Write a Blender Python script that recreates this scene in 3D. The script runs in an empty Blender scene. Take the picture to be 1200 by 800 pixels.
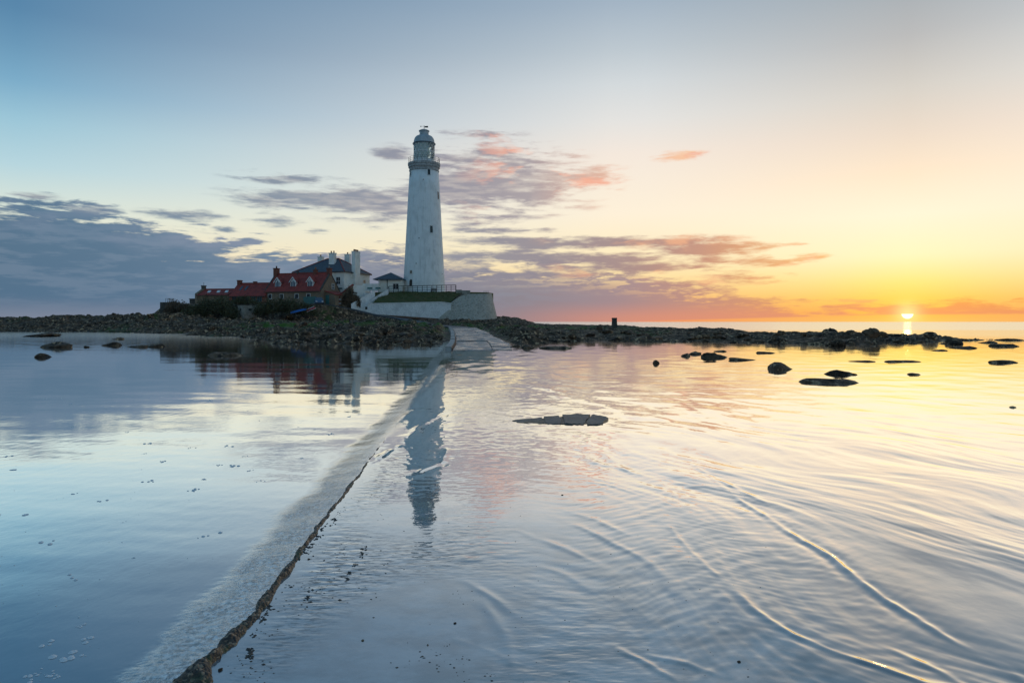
import bpy, math, random
import numpy as np
from mathutils import Vector, Matrix

random.seed(7)
rng = np.random.default_rng(7)
R = math.radians
scene = bpy.context.scene
col = scene.collection

# ------------------------------------------------------------------ camera
H = 1.7                      # eye height above the flooded causeway
F, CX, HY = 800.0, 600.0, 377.0   # focal length and horizon in photograph pixels
cam = bpy.data.cameras.new('camera')
cam.sensor_width = 36.0
cam.lens = 24.0
cam.shift_y = -23.0 / 1200.0
cam.clip_start = 0.05
cam.clip_end = 60000
cam_ob = bpy.data.objects.new('camera', cam)
cam_ob.location = (0, 0, H)
cam_ob.rotation_euler = (R(90), 0, 0)
col.objects.link(cam_ob)
scene.camera = cam_ob

def P(u, v, Y):
    return ((u - CX) / F * Y, Y, H - (v - HY) / F * Y)

# ------------------------------------------------------------------ world
def s2l(h):
    h = h.lstrip('#')
    o = []
    for i in (0, 2, 4):
        c = int(h[i:i + 2], 16) / 255
        o.append(c / 12.92 if c <= 0.04045 else ((c + 0.055) / 1.055) ** 2.4)
    return tuple(o)

class NT:
    """small wrapper for node trees"""
    def __init__(s, tree):
        s.t = tree
        tree.nodes.clear()
    def n(s, typ, **kw):
        nd = s.t.nodes.new(typ)
        for k, v in kw.items():
            setattr(nd, k, v)
        return nd
    def l(s, a, b):
        s.t.links.new(a, b)
    def put(s, sock, v):
        if isinstance(v, (int, float)):
            sock.default_value = v
        elif isinstance(v, (tuple, list)):
            if len(sock.default_value) == 4 and len(v) == 3:
                v = (*v, 1)
            sock.default_value = v
        else:
            s.l(v, sock)
    def m(s, op, a, b=None, c=None, clamp=False):
        nd = s.n('ShaderNodeMath', operation=op)
        nd.use_clamp = clamp
        for i, v in enumerate((a, b, c)):
            if v is not None:
                s.put(nd.inputs[i], v)
        return nd.outputs[0]
    def sstep(s, v, a, b, o0=0.0, o1=1.0, lin=False):
        nd = s.n('ShaderNodeMapRange', interpolation_type='LINEAR' if lin else 'SMOOTHSTEP')
        nd.clamp = True
        s.put(nd.inputs[0], v)
        for i, q in enumerate((a, b, o0, o1)):
            s.put(nd.inputs[i + 1], q)
        return nd.outputs[0]
    def ramp(s, f, stops, interp='LINEAR'):
        nd = s.n('ShaderNodeValToRGB')
        cr = nd.color_ramp
        cr.interpolation = interp
        for i, (p, c) in enumerate(stops):
            e = cr.elements[i] if i < 2 else cr.elements.new(p)
        els = sorted(range(len(stops)), key=lambda i: stops[i][0])
        for e, i in zip(cr.elements, els):
            pass
        # set positions in order
        for k, i in enumerate(els):
            cr.elements[k].position = stops[i][0]
        for k, i in enumerate(els):
            c = stops[i][1]
            if isinstance(c, str): c = s2l(c)
            if isinstance(c, (int, float)): c = (c, c, c)
            cr.elements[k].color = (*c[:3], 1)
        s.put(nd.inputs[0], f)
        return nd.outputs[0]
    def mix(s, f, a, b, blend='MIX'):
        nd = s.n('ShaderNodeMix', data_type='RGBA', blend_type=blend)
        nd.clamp_factor = True
        s.put(nd.inputs[0], f); s.put(nd.inputs[6], a); s.put(nd.inputs[7], b)
        return nd.outputs[2]
    def noise(s, vec, scale, detail=4, rough=0.55, dist=0.0):
        nd = s.n('ShaderNodeTexNoise')
        if vec is not None: s.l(vec, nd.inputs['Vector'])
        nd.inputs['Scale'].default_value = scale
        nd.inputs['Detail'].default_value = detail
        nd.inputs['Roughness'].default_value = rough
        nd.inputs['Distortion'].default_value = dist
        return nd.outputs['Fac']
    def mapping(s, vec, scale=(1, 1, 1), loc=(0, 0, 0), rot=(0, 0, 0)):
        nd = s.n('ShaderNodeMapping')
        s.l(vec, nd.inputs[0])
        nd.inputs['Scale'].default_value = scale
        nd.inputs['Location'].default_value = loc
        nd.inputs['Rotation'].default_value = rot
        return nd.outputs[0]

SUN_AZ, SUN_EL = 30.08, 0.9
def sky_ang(u, v):
    az = math.degrees(math.atan2(u - CX, F))
    el = math.degrees(math.atan2(HY - v, math.hypot(F, u - CX)))
    return az, el

world = bpy.data.worlds.new('World')
scene.world = world
world.use_nodes = True
w = NT(world.node_tree)
tc = w.n('ShaderNodeTexCoord')
nrm = w.n('ShaderNodeVectorMath', operation='NORMALIZE')
w.l(tc.outputs['Generated'], nrm.inputs[0])
D = nrm.outputs[0]
sep = w.n('ShaderNodeSeparateXYZ'); w.l(D, sep.inputs[0])
dx, dy, dz = sep.outputs
az = w.m('MULTIPLY', w.m('ARCTAN2', dx, dy), 57.29578)
el = w.m('MULTIPLY', w.m('ARCSINE', dz), 57.29578)
elp = w.m('MAXIMUM', el, 0.0)
# angle in azimuth from the sun (0..180)
sx, sy = math.sin(R(SUN_AZ)), math.cos(R(SUN_AZ))
hl = w.m('SQRT', w.m('ADD', w.m('ADD', w.m('MULTIPLY', dx, dx), w.m('MULTIPLY', dy, dy)), 1e-8))
cosd = w.m('DIVIDE', w.m('ADD', w.m('MULTIPLY', dx, sx), w.m('MULTIPLY', dy, sy)), hl)
delta = w.m('MULTIPLY', w.m('ARCCOSINE', w.m('MINIMUM', w.m('MAXIMUM', cosd, -1.0), 1.0)), 57.29578)
ep = w.m('DIVIDE', elp, 90.0)
q = lambda e: e / 90.0
rA = w.ramp(ep, [(0, '#FFC868'), (q(.6), '#FBBB52'), (q(1.7), '#FBD060'), (q(2.9), '#FDE388'), (q(4.8), '#FFF3C4'), (q(7.8), '#FFF4D8'),
                 (q(10.7), '#FCE7CB'), (q(13.5), '#EADBCA'), (q(16.5), '#D6D1C8'), (q(20), '#B9BABA'), (q(23), '#A6AEB4'), (q(30), '#8B9EAC'), (q(48), '#6F90AB'), (1, '#56799A')])
rB = w.ramp(ep, [(0, '#F09060'), (q(.8), '#F2A070'), (q(1.9), '#F7BE80'), (q(3.5), '#FBDDA2'), (q(5.4), '#FDEBC0'), (q(8.9), '#FCEFD8'), (q(13.6), '#F3E7DB'),
                 (q(16.2), '#E3E2DF'), (q(19), '#D2D8DB'), (q(21.5), '#BCC7CF'), (q(24.8), '#A2B3C3'), (q(32), '#86A2B8'), (q(48), '#6A8CA9'), (1, '#52769A')])
rC = w.ramp(ep, [(0, '#D9B9A8'), (q(2), '#D8C8B8'), (q(5), '#EFE4C8'), (q(7.5), '#DCE5D8'), (q(10.6), '#B6D5DE'), (q(13.5), '#9BC5D7'), (q(16), '#7BABC8'),
                 (q(18.2), '#6A98B8'), (q(20.5), '#5886AA'), (q(25), '#4F7EA3'), (q(32), '#4A7A9F'), (q(50), '#48759B'), (1, '#40698F')])
fAB = w.sstep(delta, 0, 19, lin=True)
fBC = w.sstep(delta, 22, 66, lin=True)
skyc = w.mix(fBC, w.mix(fAB, rA, rB), rC)
# gently brighter, yellower glow right round the sun
sd = (sx * math.cos(R(0.6)), sy * math.cos(R(0.6)), math.sin(R(0.6)))
dot = w.n('ShaderNodeVectorMath', operation='DOT_PRODUCT')
w.l(D, dot.inputs[0]); dot.inputs[1].default_value = sd
sang = w.m('MULTIPLY', w.m('ARCCOSINE', w.m('MINIMUM', dot.outputs['Value'], 1.0)), 57.29578)

# ---- clouds: stretched noise on the direction sphere
nv = w.mapping(D, scale=(1, 1, 5.0))
n1 = w.noise(nv, 9.0, 6, 0.60, 0.3)
n2 = w.noise(w.mapping(D, scale=(1, 1, 6.5), loc=(3.1, 1.7, 0.4)), 21.0, 6, 0.60, 0.2)
n3 = w.noise(w.mapping(D, scale=(1, 1, 3.0), loc=(7.7, 2.2, 1.4)), 14.0, 4, 0.55, 0.3)
nn = w.m('ADD', w.m('MULTIPLY', w.m('SUBTRACT', n1, 0.5), 1.0), w.m('MULTIPLY', w.m('SUBTRACT', n2, 0.5), 0.75))
# bank along the horizon: its top edge as a function of azimuth
tops = [(-20, 232), (30, 232), (70, 240), (120, 252), (180, 263), (225, 268), (262, 286), (340, 291), (395, 306), (425, 293), (470, 290),
        (520, 300), (560, 304), (620, 307), (700, 313), (780, 322), (850, 336), (895, 347), (930, 352), (1000, 351), (1060, 347), (1110, 353), (1165, 360), (1200, 366)]
st = [((sky_ang(u, v)[0] + 180) / 360, sky_ang(u, v)[1] / 30) for u, v in tops]
st = [(0.0, 7.0 / 30), (0.2, 7.5 / 30), (0.34, 8.0 / 30)] + st + [(0.63, 0.4 / 30), (0.75, 0.6 / 30), (0.9, 5.0 / 30), (1.0, 7.0 / 30)]
azn = w.m('DIVIDE', w.m('ADD', az, 180.0), 360.0)
top = w.m('MULTIPLY', w.ramp(azn, st), 30.0)
over = w.m('SUBTRACT', top, el)          # degrees below the top edge
wob = w.m('MULTIPLY', nn, w.sstep(az, 0.0, 22.0, 7.0, 5.5))
bank = w.sstep(w.m('ADD', w.m('SUBTRACT', over, 0.15), wob), -0.25, 0.85)
# lit gaps streaking through the upper part of the middle bank
gapz = w.m('MULTIPLY', w.sstep(az, -14, -4), w.m('MULTIPLY', w.sstep(over, 2.6, 0.2), w.sstep(n2, 0.50, 0.60)))
gapz = w.m('MULTIPLY', gapz, w.sstep(az, 24, 14))
bank = w.m('MULTIPLY', bank, w.m('SUBTRACT', 1.0, w.m('MULTIPLY', gapz, 0.85)))
# clear strip right at the horizon towards the sun
strip = w.sstep(w.m('SUBTRACT', el, w.sstep(az, -8, 28, -0.5, 0.50, lin=True)), -0.06, 0.12)
strip = w.sstep(az, 70, 100, strip, 1.0)
bank = w.m('MULTIPLY', bank, strip)
bank = w.m('MULTIPLY', bank, w.sstep(az, 10, 33, 0.97, 0.88))
# single clouds above the bank (photograph pixels -> direction)
blobs = [(405, 234, 105, 20, .92), (325, 212, 60, 11, .72), (455, 246, 50, 18, .88), (462, 178, 26, 10, .55), (555, 222, 62, 38, .97), (610, 212, 85, 36, .86), (570, 182, 80, 18, .72),
         (690, 210, 42, 20, .74), (702, 196, 26, 8, .55), (560, 156, 60, 6, .55), (795, 183, 34, 6, .68), (215, 252, 48, 7, .80), (320, 256, 34, 9, .66), (265, 269, 18, 4, .6),
         (600, 285, 90, 8, .86), (730, 285, 110, 8, .86), (820, 293, 95, 8, .84), (870, 306, 75, 9, .84), (690, 303, 140, 8, .74), (575, 300, 80, 10, .86), (770, 313, 130, 8, .82), (845, 327, 90, 7, .72), (640, 318, 120, 9, .8), (590, 270, 60, 5, .74), (655, 251, 22, 4, .60), (110, 247, 34, 6, .7), (35, 228, 40, 5, .62), (935, 303, 45, 7, .62), (370, 271, 20, 4, .5), (1010, 352, 60, 6, .5), (905, 288, 40, 6, .6)]
B = None
ae = w.n('ShaderNodeCombineXYZ'); w.l(az, ae.inputs[0]); w.l(el, ae.inputs[1])
for (u, v, ru, rv, a) in blobs:
    a0, e0 = sky_ang(u, v)
    ra = abs(sky_ang(u + ru, v)[0] - sky_ang(u - ru, v)[0]) / 2
    re = abs(sky_ang(u, v + rv)[1] - sky_ang(u, v - rv)[1]) / 2
    qv = w.n('ShaderNodeVectorMath', operation='MULTIPLY_ADD')
    w.l(ae.outputs[0], qv.inputs[0]); qv.inputs[1].default_value = (.9 / ra, .9 / re, 0); qv.inputs[2].default_value = (-a0 * .9 / ra, -e0 * .9 / re, 0)
    qd_ = w.n('ShaderNodeVectorMath', operation='DOT_PRODUCT'); w.l(qv.outputs[0], qd_.inputs[0]); w.l(qv.outputs[0], qd_.inputs[1])
    g = w.m('MULTIPLY', w.m('POWER', 0.3679, qd_.outputs['Value']), a)
    B = g if B is None else w.m('MAXIMUM', B, g)
puff = w.sstep(w.m('ADD', B, w.m('MULTIPLY', w.m('MULTIPLY', nn, 1.9), w.sstep(B, 0.02, 0.35))), 0.20, 0.82)
puff = w.m('MULTIPLY', puff, 0.94)
# cloud colours by direction
def azp(u): return (sky_ang(u, 300)[0] + 180) / 360
ccol = w.ramp(azn, [(0, '#4C6E8A'), (azp(-50), '#476B88'), (azp(150), '#4E708D'), (azp(330), '#627D98'), (azp(470), '#767F95'), (azp(600), '#83828F'), (azp(720), '#9B8890'),
                    (azp(830), '#BC8D80'), (azp(930), '#D2936B'), (azp(1060), '#E4995C'), (azp(1190), '#E89A50'), (0.75, '#B09A90'), (1, '#4C6E8A')])
# upper part of the bank is paler and a little mauve
pale = w.mix(w.sstep(az, -30, 8), s2l('#7D8AA2'), s2l('#A0939F'))
ccol = w.mix(w.m('MULTIPLY', w.sstep(over, 3.0, -0.4), w.m('MULTIPLY', w.sstep(n3, 0.34, 0.66), w.sstep(az, 16, 0, 0.0, 0.8))), ccol, pale)
# lighter folds all through the left bank
fold = w.m('MULTIPLY', w.sstep(w.m('ADD', w.m('MULTIPLY', n2, .6), w.m('MULTIPLY', n1, .4)), 0.47, 0.60), w.sstep(el, 0.3, 2.5))
ccol = w.mix(w.m('MULTIPLY', fold, w.sstep(az, 12, -4, 0.0, 0.26)), ccol, s2l('#8797AC'))
# warm haze low down in the middle of the view
warm = w.m('MULTIPLY', w.sstep(el, 1.9, 0.0), w.sstep(az, -6, 14))
ccol = w.mix(w.m('MULTIPLY', warm, 0.75), ccol, s2l('#E79472'))
lowl = w.m('MULTIPLY', w.sstep(el, 2.0, 0.1), w.sstep(az, -10, -36))
ccol = w.mix(w.m('MULTIPLY', lowl, 0.45), ccol, s2l('#9A98A6'))
pcol = w.ramp(azn, [(0, '#6C8098'), (azp(100), '#71859B'), (azp(350), '#8590A0'), (azp(520), '#8D8C9B'), (azp(620), '#A39AA0'), (azp(720), '#E6B59C'), (azp(800), '#F6C29C'), (azp(950), '#E8B07A'), (1, '#6C8098')])
pinkm = w.m('MULTIPLY', w.sstep(n3, 0.53, 0.64), w.m('MULTIPLY', w.sstep(az, -6, 2), w.sstep(az, 34, 10)))
pinkm = w.m('MULTIPLY', pinkm, w.sstep(el, 7.5, 9.5))
pcol = w.mix(pinkm, pcol, s2l('#F3A98E'))
hi = w.m('MULTIPLY', w.m('SUBTRACT', 1.0, w.sstep(n2, 0.40, 0.62)), 0.25)
pcol = w.mix(hi, pcol, s2l('#EFE2D0'))
lowp = w.ramp(azn, [(0, '#5A7790'), (azp(330), '#6D839B'), (azp(520), '#858A9B'), (azp(640), '#8F8893'), (azp(740), '#A08688'), (azp(820), '#BE8C7C'), (azp(880), '#D79A70'), (azp(950), '#EBB275'), (azp(1100), '#F2B968'), (1, '#5A7790')])
lowp = w.mix(w.m('MULTIPLY', w.sstep(n3, 0.50, 0.66), w.sstep(az, 0, 8, 0.0, 0.75)), lowp, s2l('#F0AE86'))
pcol = w.mix(w.sstep(el, 7.4, 8.4), lowp, pcol)
skyc = w.mix(bank, skyc, ccol)
skyc = w.mix(puff, skyc, pcol)
# the sun itself, its foot in the bank
disc = w.m('MULTIPLY', w.sstep(sang, 0.40, 0.33), w.sstep(el, 0.60, 0.52))
halo = w.m('MULTIPLY', w.m('EXPONENT', w.m('MULTIPLY', sang, -0.42)), 0.14)
skyc = w.mix(w.sstep(sang, 7, 0, 0, .55), skyc, w.mix(1.0, skyc, (1.12, 1.04, 0.80), 'MULTIPLY'))
addc = w.n('ShaderNodeVectorMath', operation='SCALE')
addc.inputs[0].default_value = (1.0, 0.62, 0.12); w.l(halo, addc.inputs['Scale'])
skyc = w.mix(1.0, skyc, addc.outputs[0], 'ADD')
glow = w.m('EXPONENT', w.m('MULTIPLY', w.m('MULTIPLY', sang, sang), -1.6))
skyc = w.mix(w.m('MULTIPLY', glow, .75), skyc, (1.25, .92, .34))
skyc = w.mix(disc, skyc, (3.0, 2.5, 1.3))
# Nishita sky: a share of the air light
nis = w.n('ShaderNodeTexSky', sky_type='NISHITA')
nis.sun_disc = False
nis.sun_elevation = R(SUN_EL)
nis.sun_rotation = R(SUN_AZ)
nis.dust_density = 2.0
bg1 = w.n('ShaderNodeBackground'); w.l(nis.outputs[0], bg1.inputs[0]); bg1.inputs[1].default_value = 0.008
bg2 = w.n('ShaderNodeBackground'); w.l(skyc, bg2.inputs[0]); bg2.inputs[1].default_value = 1.0
ads = w.n('ShaderNodeAddShader'); w.l(bg1.outputs[0], ads.inputs[0]); w.l(bg2.outputs[0], ads.inputs[1])
wo = w.n('ShaderNodeOutputWorld'); w.l(ads.outputs[0], wo.inputs[0])
world.cycles.sampling_method = 'MANUAL'
world.cycles.sample_map_resolution = 1024

# ------------------------------------------------------------------ sun
sl = bpy.data.lights.new('sun', 'SUN')
sl.energy = 0.003
sl.angle = R(0.5)
sl.color = (1.0, 0.55, 0.22)
so = bpy.data.objects.new('sun', sl)
so.location = (60, 100, 30)
so.rotation_euler = Vector((-sx * math.cos(R(SUN_EL)), -sy * math.cos(R(SUN_EL)), -math.sin(R(SUN_EL)))).to_track_quat('-Z', 'Y').to_euler()
col.objects.link(so)

vs = scene.view_settings
vs.view_transform = 'Standard'; vs.look = 'None'; vs.exposure = 0.0; vs.gamma = 1.0
vs.use_curve_mapping = False
scene.render.engine = 'CYCLES'

# ------------------------------------------------------------------ numpy noise
def _hash(ix, iy, s):
    h = (ix.astype(np.int64) * 374761393 + iy.astype(np.int64) * 668265263 + s * 2246822519) & 0xFFFFFFFF
    h = ((h ^ (h >> 13)) * 1274126177) & 0xFFFFFFFF
    h = h ^ (h >> 16)
    return h.astype(np.float64) / 4294967295.0
def perlin(x, y, s=0):
    x = np.asarray(x, float); y = np.asarray(y, float)
    ix, iy = np.floor(x), np.floor(y)
    fx, fy = x - ix, y - iy
    def g(a, b):
        t = _hash(ix + a, iy + b, s) * 2 * math.pi
        return np.cos(t) * (fx - a) + np.sin(t) * (fy - b)
    u = fx * fx * fx * (fx * (fx * 6 - 15) + 10); v = fy * fy * fy * (fy * (fy * 6 - 15) + 10)
    return ((g(0, 0) * (1 - u) + g(1, 0) * u) * (1 - v) + (g(0, 1) * (1 - u) + g(1, 1) * u) * v) * 1.5
def fbm(x, y, o=4, s=0, gain=0.5):
    r = 0; a = 1; f = 1
    for i in range(o):
        r = r + a * perlin(x * f, y * f, s + i * 17); a *= gain; f *= 2.03
    return r
def worley(x, y, s=0):
    ix, iy = np.floor(x), np.floor(y)
    best = np.full(np.shape(x), 9.0); cid = np.zeros(np.shape(x))
    for a in (-1, 0, 1):
        for b in (-1, 0, 1):
            cx_, cy_ = ix + a, iy + b
            px = cx_ + _hash(cx_, cy_, s); py = cy_ + _hash(cx_, cy_, s + 5)
            d = (px - x) ** 2 + (py - y) ** 2
            m = d < best
            cid = np.where(m, _hash(cx_, cy_, s + 9), cid)
            best = np.where(m, d, best)
    return np.sqrt(best), cid
def sst(x, a, b):
    t = np.clip((x - a) / (b - a), 0, 1)
    return t * t * (3 - 2 * t)
def seg_dist(X, Y, pts):
    best = np.full(np.shape(X), 1e9); tt = np.zeros(np.shape(X)); n = len(pts) - 1
    for i in range(n):
        (x0, y0), (x1, y1) = pts[i], pts[i + 1]
        ex, ey = x1 - x0, y1 - y0
        t = np.clip(((X - x0) * ex + (Y - y0) * ey) / (ex * ex + ey * ey + 1e-12), 0, 1)
        d = np.hypot(X - x0 - t * ex, Y - y0 - t * ey)
        m = d < best
        best = np.where(m, d, best); tt = np.where(m, (i + t) / n, tt)
    return best, tt
def poly_sd(X, Y, pts):
    d, _ = seg_dist(X, Y, pts + [pts[0]])
    ins = np.zeros(np.shape(X), bool)
    n = len(pts)
    for i in range(n):
        (x0, y0), (x1, y1) = pts[i], pts[(i + 1) % n]
        if y0 == y1: continue
        c = ((y0 > Y) != (y1 > Y)) & (X < (x1 - x0) * (Y - y0) / (y1 - y0) + x0)
        ins ^= c
    return np.where(ins, d, -d)

# ------------------------------------------------------------------ materials
MATS = {}
def base_mat(name):
    m = bpy.data.materials.new(name); m.use_nodes = True
    t = NT(m.node_tree)
    out = t.n('ShaderNodeOutputMaterial')
    b = t.n('ShaderNodeBsdfPrincipled')
    t.l(b.outputs[0], out.inputs[0])
    MATS[name] = m
    return m, t, b, out
def simple(name, c1, c2=None, scale=2.0, rough=0.8, bump=0.0, bscale=20.0, metal=0.0, stretch=(1, 1, 1), lo=0.35, hi=0.65, spec=0.5):
    m, t, b, out = base_mat(name)
    g = t.n('ShaderNodeNewGeometry')
    vec = t.mapping(g.outputs['Position'], scale=stretch)
    if c2 is not None:
        f = t.sstep(t.noise(vec, scale, 6, 0.62), lo, hi)
        t.l(t.mix(f, (*c1, 1), (*c2, 1)), b.inputs['Base Color'])
    else:
        b.inputs['Base Color'].default_value = (*c1, 1)
    b.inputs['Roughness'].default_value = rough
    b.inputs['Metallic'].default_value = metal
    b.inputs['Specular IOR Level'].default_value = spec
    if bump:
        bn = t.n('ShaderNodeBump'); bn.inputs['Strength'].default_value = bump; bn.inputs['Distance'].default_value = 0.05
        t.l(t.noise(vec, bscale, 5, 0.6), bn.inputs['Height']); t.l(bn.outputs[0], b.inputs['Normal'])
    return m

# white render with weather streaks
m, t, b, out = base_mat('white_render')
g = t.n('ShaderNodeNewGeometry'); pos = g.outputs['Position']
st1 = t.sstep(t.noise(t.mapping(pos, scale=(1, 1, .12)), 2.2, 6, .62), .50, .74)
st2 = t.sstep(t.noise(pos, 0.55, 6, .65), .42, .70)
c = t.mix(t.m('MULTIPLY', st1, .55), (.84, .83, .80, 1), (.46, .43, .38, 1))
c = t.mix(t.m('MULTIPLY', st2, .45), c, (.52, .52, .50, 1))
sp = t.sstep(t.noise(pos, 5.0, 3, .6), .66, .74)
c = t.mix(t.m('MULTIPLY', sp, .6), c, (.16, .15, .13, 1))
t.l(c, b.inputs['Base Color']); b.inputs['Roughness'].default_value = .75
# cream render
m, t, b, out = base_mat('cream_render')
g = t.n('ShaderNodeNewGeometry'); pos = g.outputs['Position']
c = t.mix(t.sstep(t.noise(pos, 0.8, 6, .62), .4, .7), (.84, .82, .76, 1), (.70, .66, .57, 1))
t.l(c, b.inputs['Base Color']); b.inputs['Roughness'].default_value = .8
# rubble masonry
def masonry(name, ca, cb, cm, scale, squash=1.5):
    m, t, b, out = base_mat(name)
    g = t.n('ShaderNodeNewGeometry'); pos = t.mapping(g.outputs['Position'], scale=(1, 1, squash))
    v = t.n('ShaderNodeTexVoronoi'); v.inputs['Scale'].default_value = scale; t.l(pos, v.inputs['Vector'])
    v2 = t.n('ShaderNodeTexVoronoi', feature='DISTANCE_TO_EDGE'); v2.inputs['Scale'].default_value = scale; t.l(pos, v2.inputs['Vector'])
    sc = t.n('ShaderNodeSeparateColor'); t.l(v.outputs['Color'], sc.inputs[0])
    c = t.mix(sc.outputs[0], (*ca, 1), (*cb, 1))
    c = t.mix(t.sstep(t.noise(g.outputs['Position'], .7, 5, .6), .45, .72), c, tuple(x * .68 for x in ca) + (1,))
    e = t.sstep(v2.outputs['Distance'], .02, .09)
    c = t.mix(e, (*cm, 1), c)
    t.l(c, b.inputs['Base Color']); b.inputs['Roughness'].default_value = .9
    bn = t.n('ShaderNodeBump'); bn.inputs['Strength'].default_value = .8; bn.inputs['Distance'].default_value = .06
    t.l(t.m('MINIMUM', v2.outputs['Distance'], .15), bn.inputs['Height']); t.l(bn.outputs[0], b.inputs['Normal'])
masonry('stone_wall', (.30, .21, .13), (.20, .15, .11), (.16, .13, .10), 2.6)
masonry('pale_stone', (.46, .42, .34), (.30, .27, .22), (.50, .47, .42), 1.9)
masonry('painted_stone', (.86, .86, .84), (.78, .79, .78), (.60, .61, .60), 2.2)
masonry('brick', (.30, .085, .05), (.22, .06, .04), (.20, .14, .11), 5.0)
# pantile roof
def roofmat(name, ca, cb, scale, bump):
    m, t, b, out = base_mat(name)
    tcx = t.n('ShaderNodeTexCoord')
    wv = t.n('ShaderNodeTexWave', wave_type='BANDS', bands_direction='X'); wv.inputs['Scale'].default_value = scale
    wv.inputs['Distortion'].default_value = .6; wv.inputs['Detail'].default_value = 2
    t.l(tcx.outputs['Object'], wv.inputs['Vector'])
    wz = t.n('ShaderNodeTexWave', wave_type='BANDS', bands_direction='Z', wave_profile='SAW'); wz.inputs['Scale'].default_value = scale * .8
    t.l(tcx.outputs['Object'], wz.inputs['Vector'])
    f = t.sstep(t.noise(tcx.outputs['Object'], 1.6, 7, .7), .34, .68)
    c = t.mix(f, (*ca, 1), (*cb, 1))
    t.l(c, b.inputs['Base Color']); b.inputs['Roughness'].default_value = .7
    bn = t.n('ShaderNodeBump'); bn.inputs['Strength'].default_value = bump; bn.inputs['Distance'].default_value = .06
    t.l(t.m('ADD', wv.outputs['Fac'], t.m('MULTIPLY', wz.outputs['Fac'], .7)), bn.inputs['Height']); t.l(bn.outputs[0], b.inputs['Normal'])
roofmat('pantile', (.38, .052, .034), (.20, .028, .020), 1.3, .7)
roofmat('slate', (.085, .105, .125), (.050, .062, .075), 1.0, .5)
simple('ridge_tile', (.30, .05, .035), (.20, .04, .03), 3)
simple('dark_glass', (.012, .015, .02), rough=.08)
simple('sky_glass', (.05, .08, .11), rough=.05)
simple('white_paint', (.78, .78, .76), (.62, .62, .60), 3, rough=.5)
simple('teal_paint', (.045, .17, .16), (.03, .12, .12), 3, rough=.5)
simple('dark_wood', (.060, .045, .035), (.035, .028, .022), 6, rough=.8)
simple('dark_stone', (.055, .05, .045), (.10, .09, .075), 2, rough=.9, bump=.5, bscale=6)
simple('concrete_old', (.34, .31, .26), (.22, .20, .17), 1.5, rough=.9, bump=.4, bscale=8)
simple('brick_plain', (.22, .07, .045), (.14, .05, .035), 5, rough=.9)
simple('clay_pot', (.45, .20, .08), (.36, .15, .06), 5)
simple('iron', (.06, .06, .06), rough=.5, metal=.6)
simple('roof_lead', (.42, .45, .46), (.30, .33, .34), 1.2, rough=.55, stretch=(1, 1, .4))
simple('cornice_grey', (.46, .45, .43), (.24, .23, .22), 2.5, rough=.8)
simple('blue_paint', (.02, .13, .42), (.015, .10, .34), 3, rough=.35)
simple('car_blue', (.03, .10, .20), rough=.25)
simple('red_paint', (.35, .03, .03), rough=.4)
simple('rubber', (.02, .02, .02), rough=.8)
simple('lens_glass', (.35, .48, .42), rough=.05)
simple('tarmac', (.055, .062, .072), (.038, .042, .048), 1.5, rough=.55, bump=.3, bscale=10)
simple('grass', (.070, .095, .028), (.13, .11, .045), 0.9, rough=.9, bump=.8, bscale=6)
simple('blade', (.080, .115, .030), (.16, .135, .055), 0.5, rough=.9)
simple('bush_leaf', (.095, .095, .042), (.052, .056, .028), 1.1, rough=.85)
simple('bush_brown', (.17, .12, .075), (.095, .07, .046), 1.1, rough=.85)
simple('twig', (.06, .045, .035), rough=.9)
simple('foam', (.72, .74, .75), rough=.35)
simple('grit', (.045, .036, .028), (.16, .11, .07), 30, rough=.5, lo=.45, hi=.75)
# lantern glass
m, t, b, out = base_mat('lantern_glass')
gl = t.n('ShaderNodeBsdfGlossy'); gl.inputs['Roughness'].default_value = .03
tr = t.n('ShaderNodeBsdfTransparent'); tr.inputs[0].default_value = (.86, .93, .92, 1)
fr = t.n('ShaderNodeFresnel'); fr.inputs[0].default_value = 1.5
mx = t.n('ShaderNodeMixShader'); t.l(fr.outputs[0], mx.inputs[0]); t.l(tr.outputs[0], mx.inputs[1]); t.l(gl.outputs[0], mx.inputs[2])
t.l(mx.outputs[0], out.inputs[0])
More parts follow.
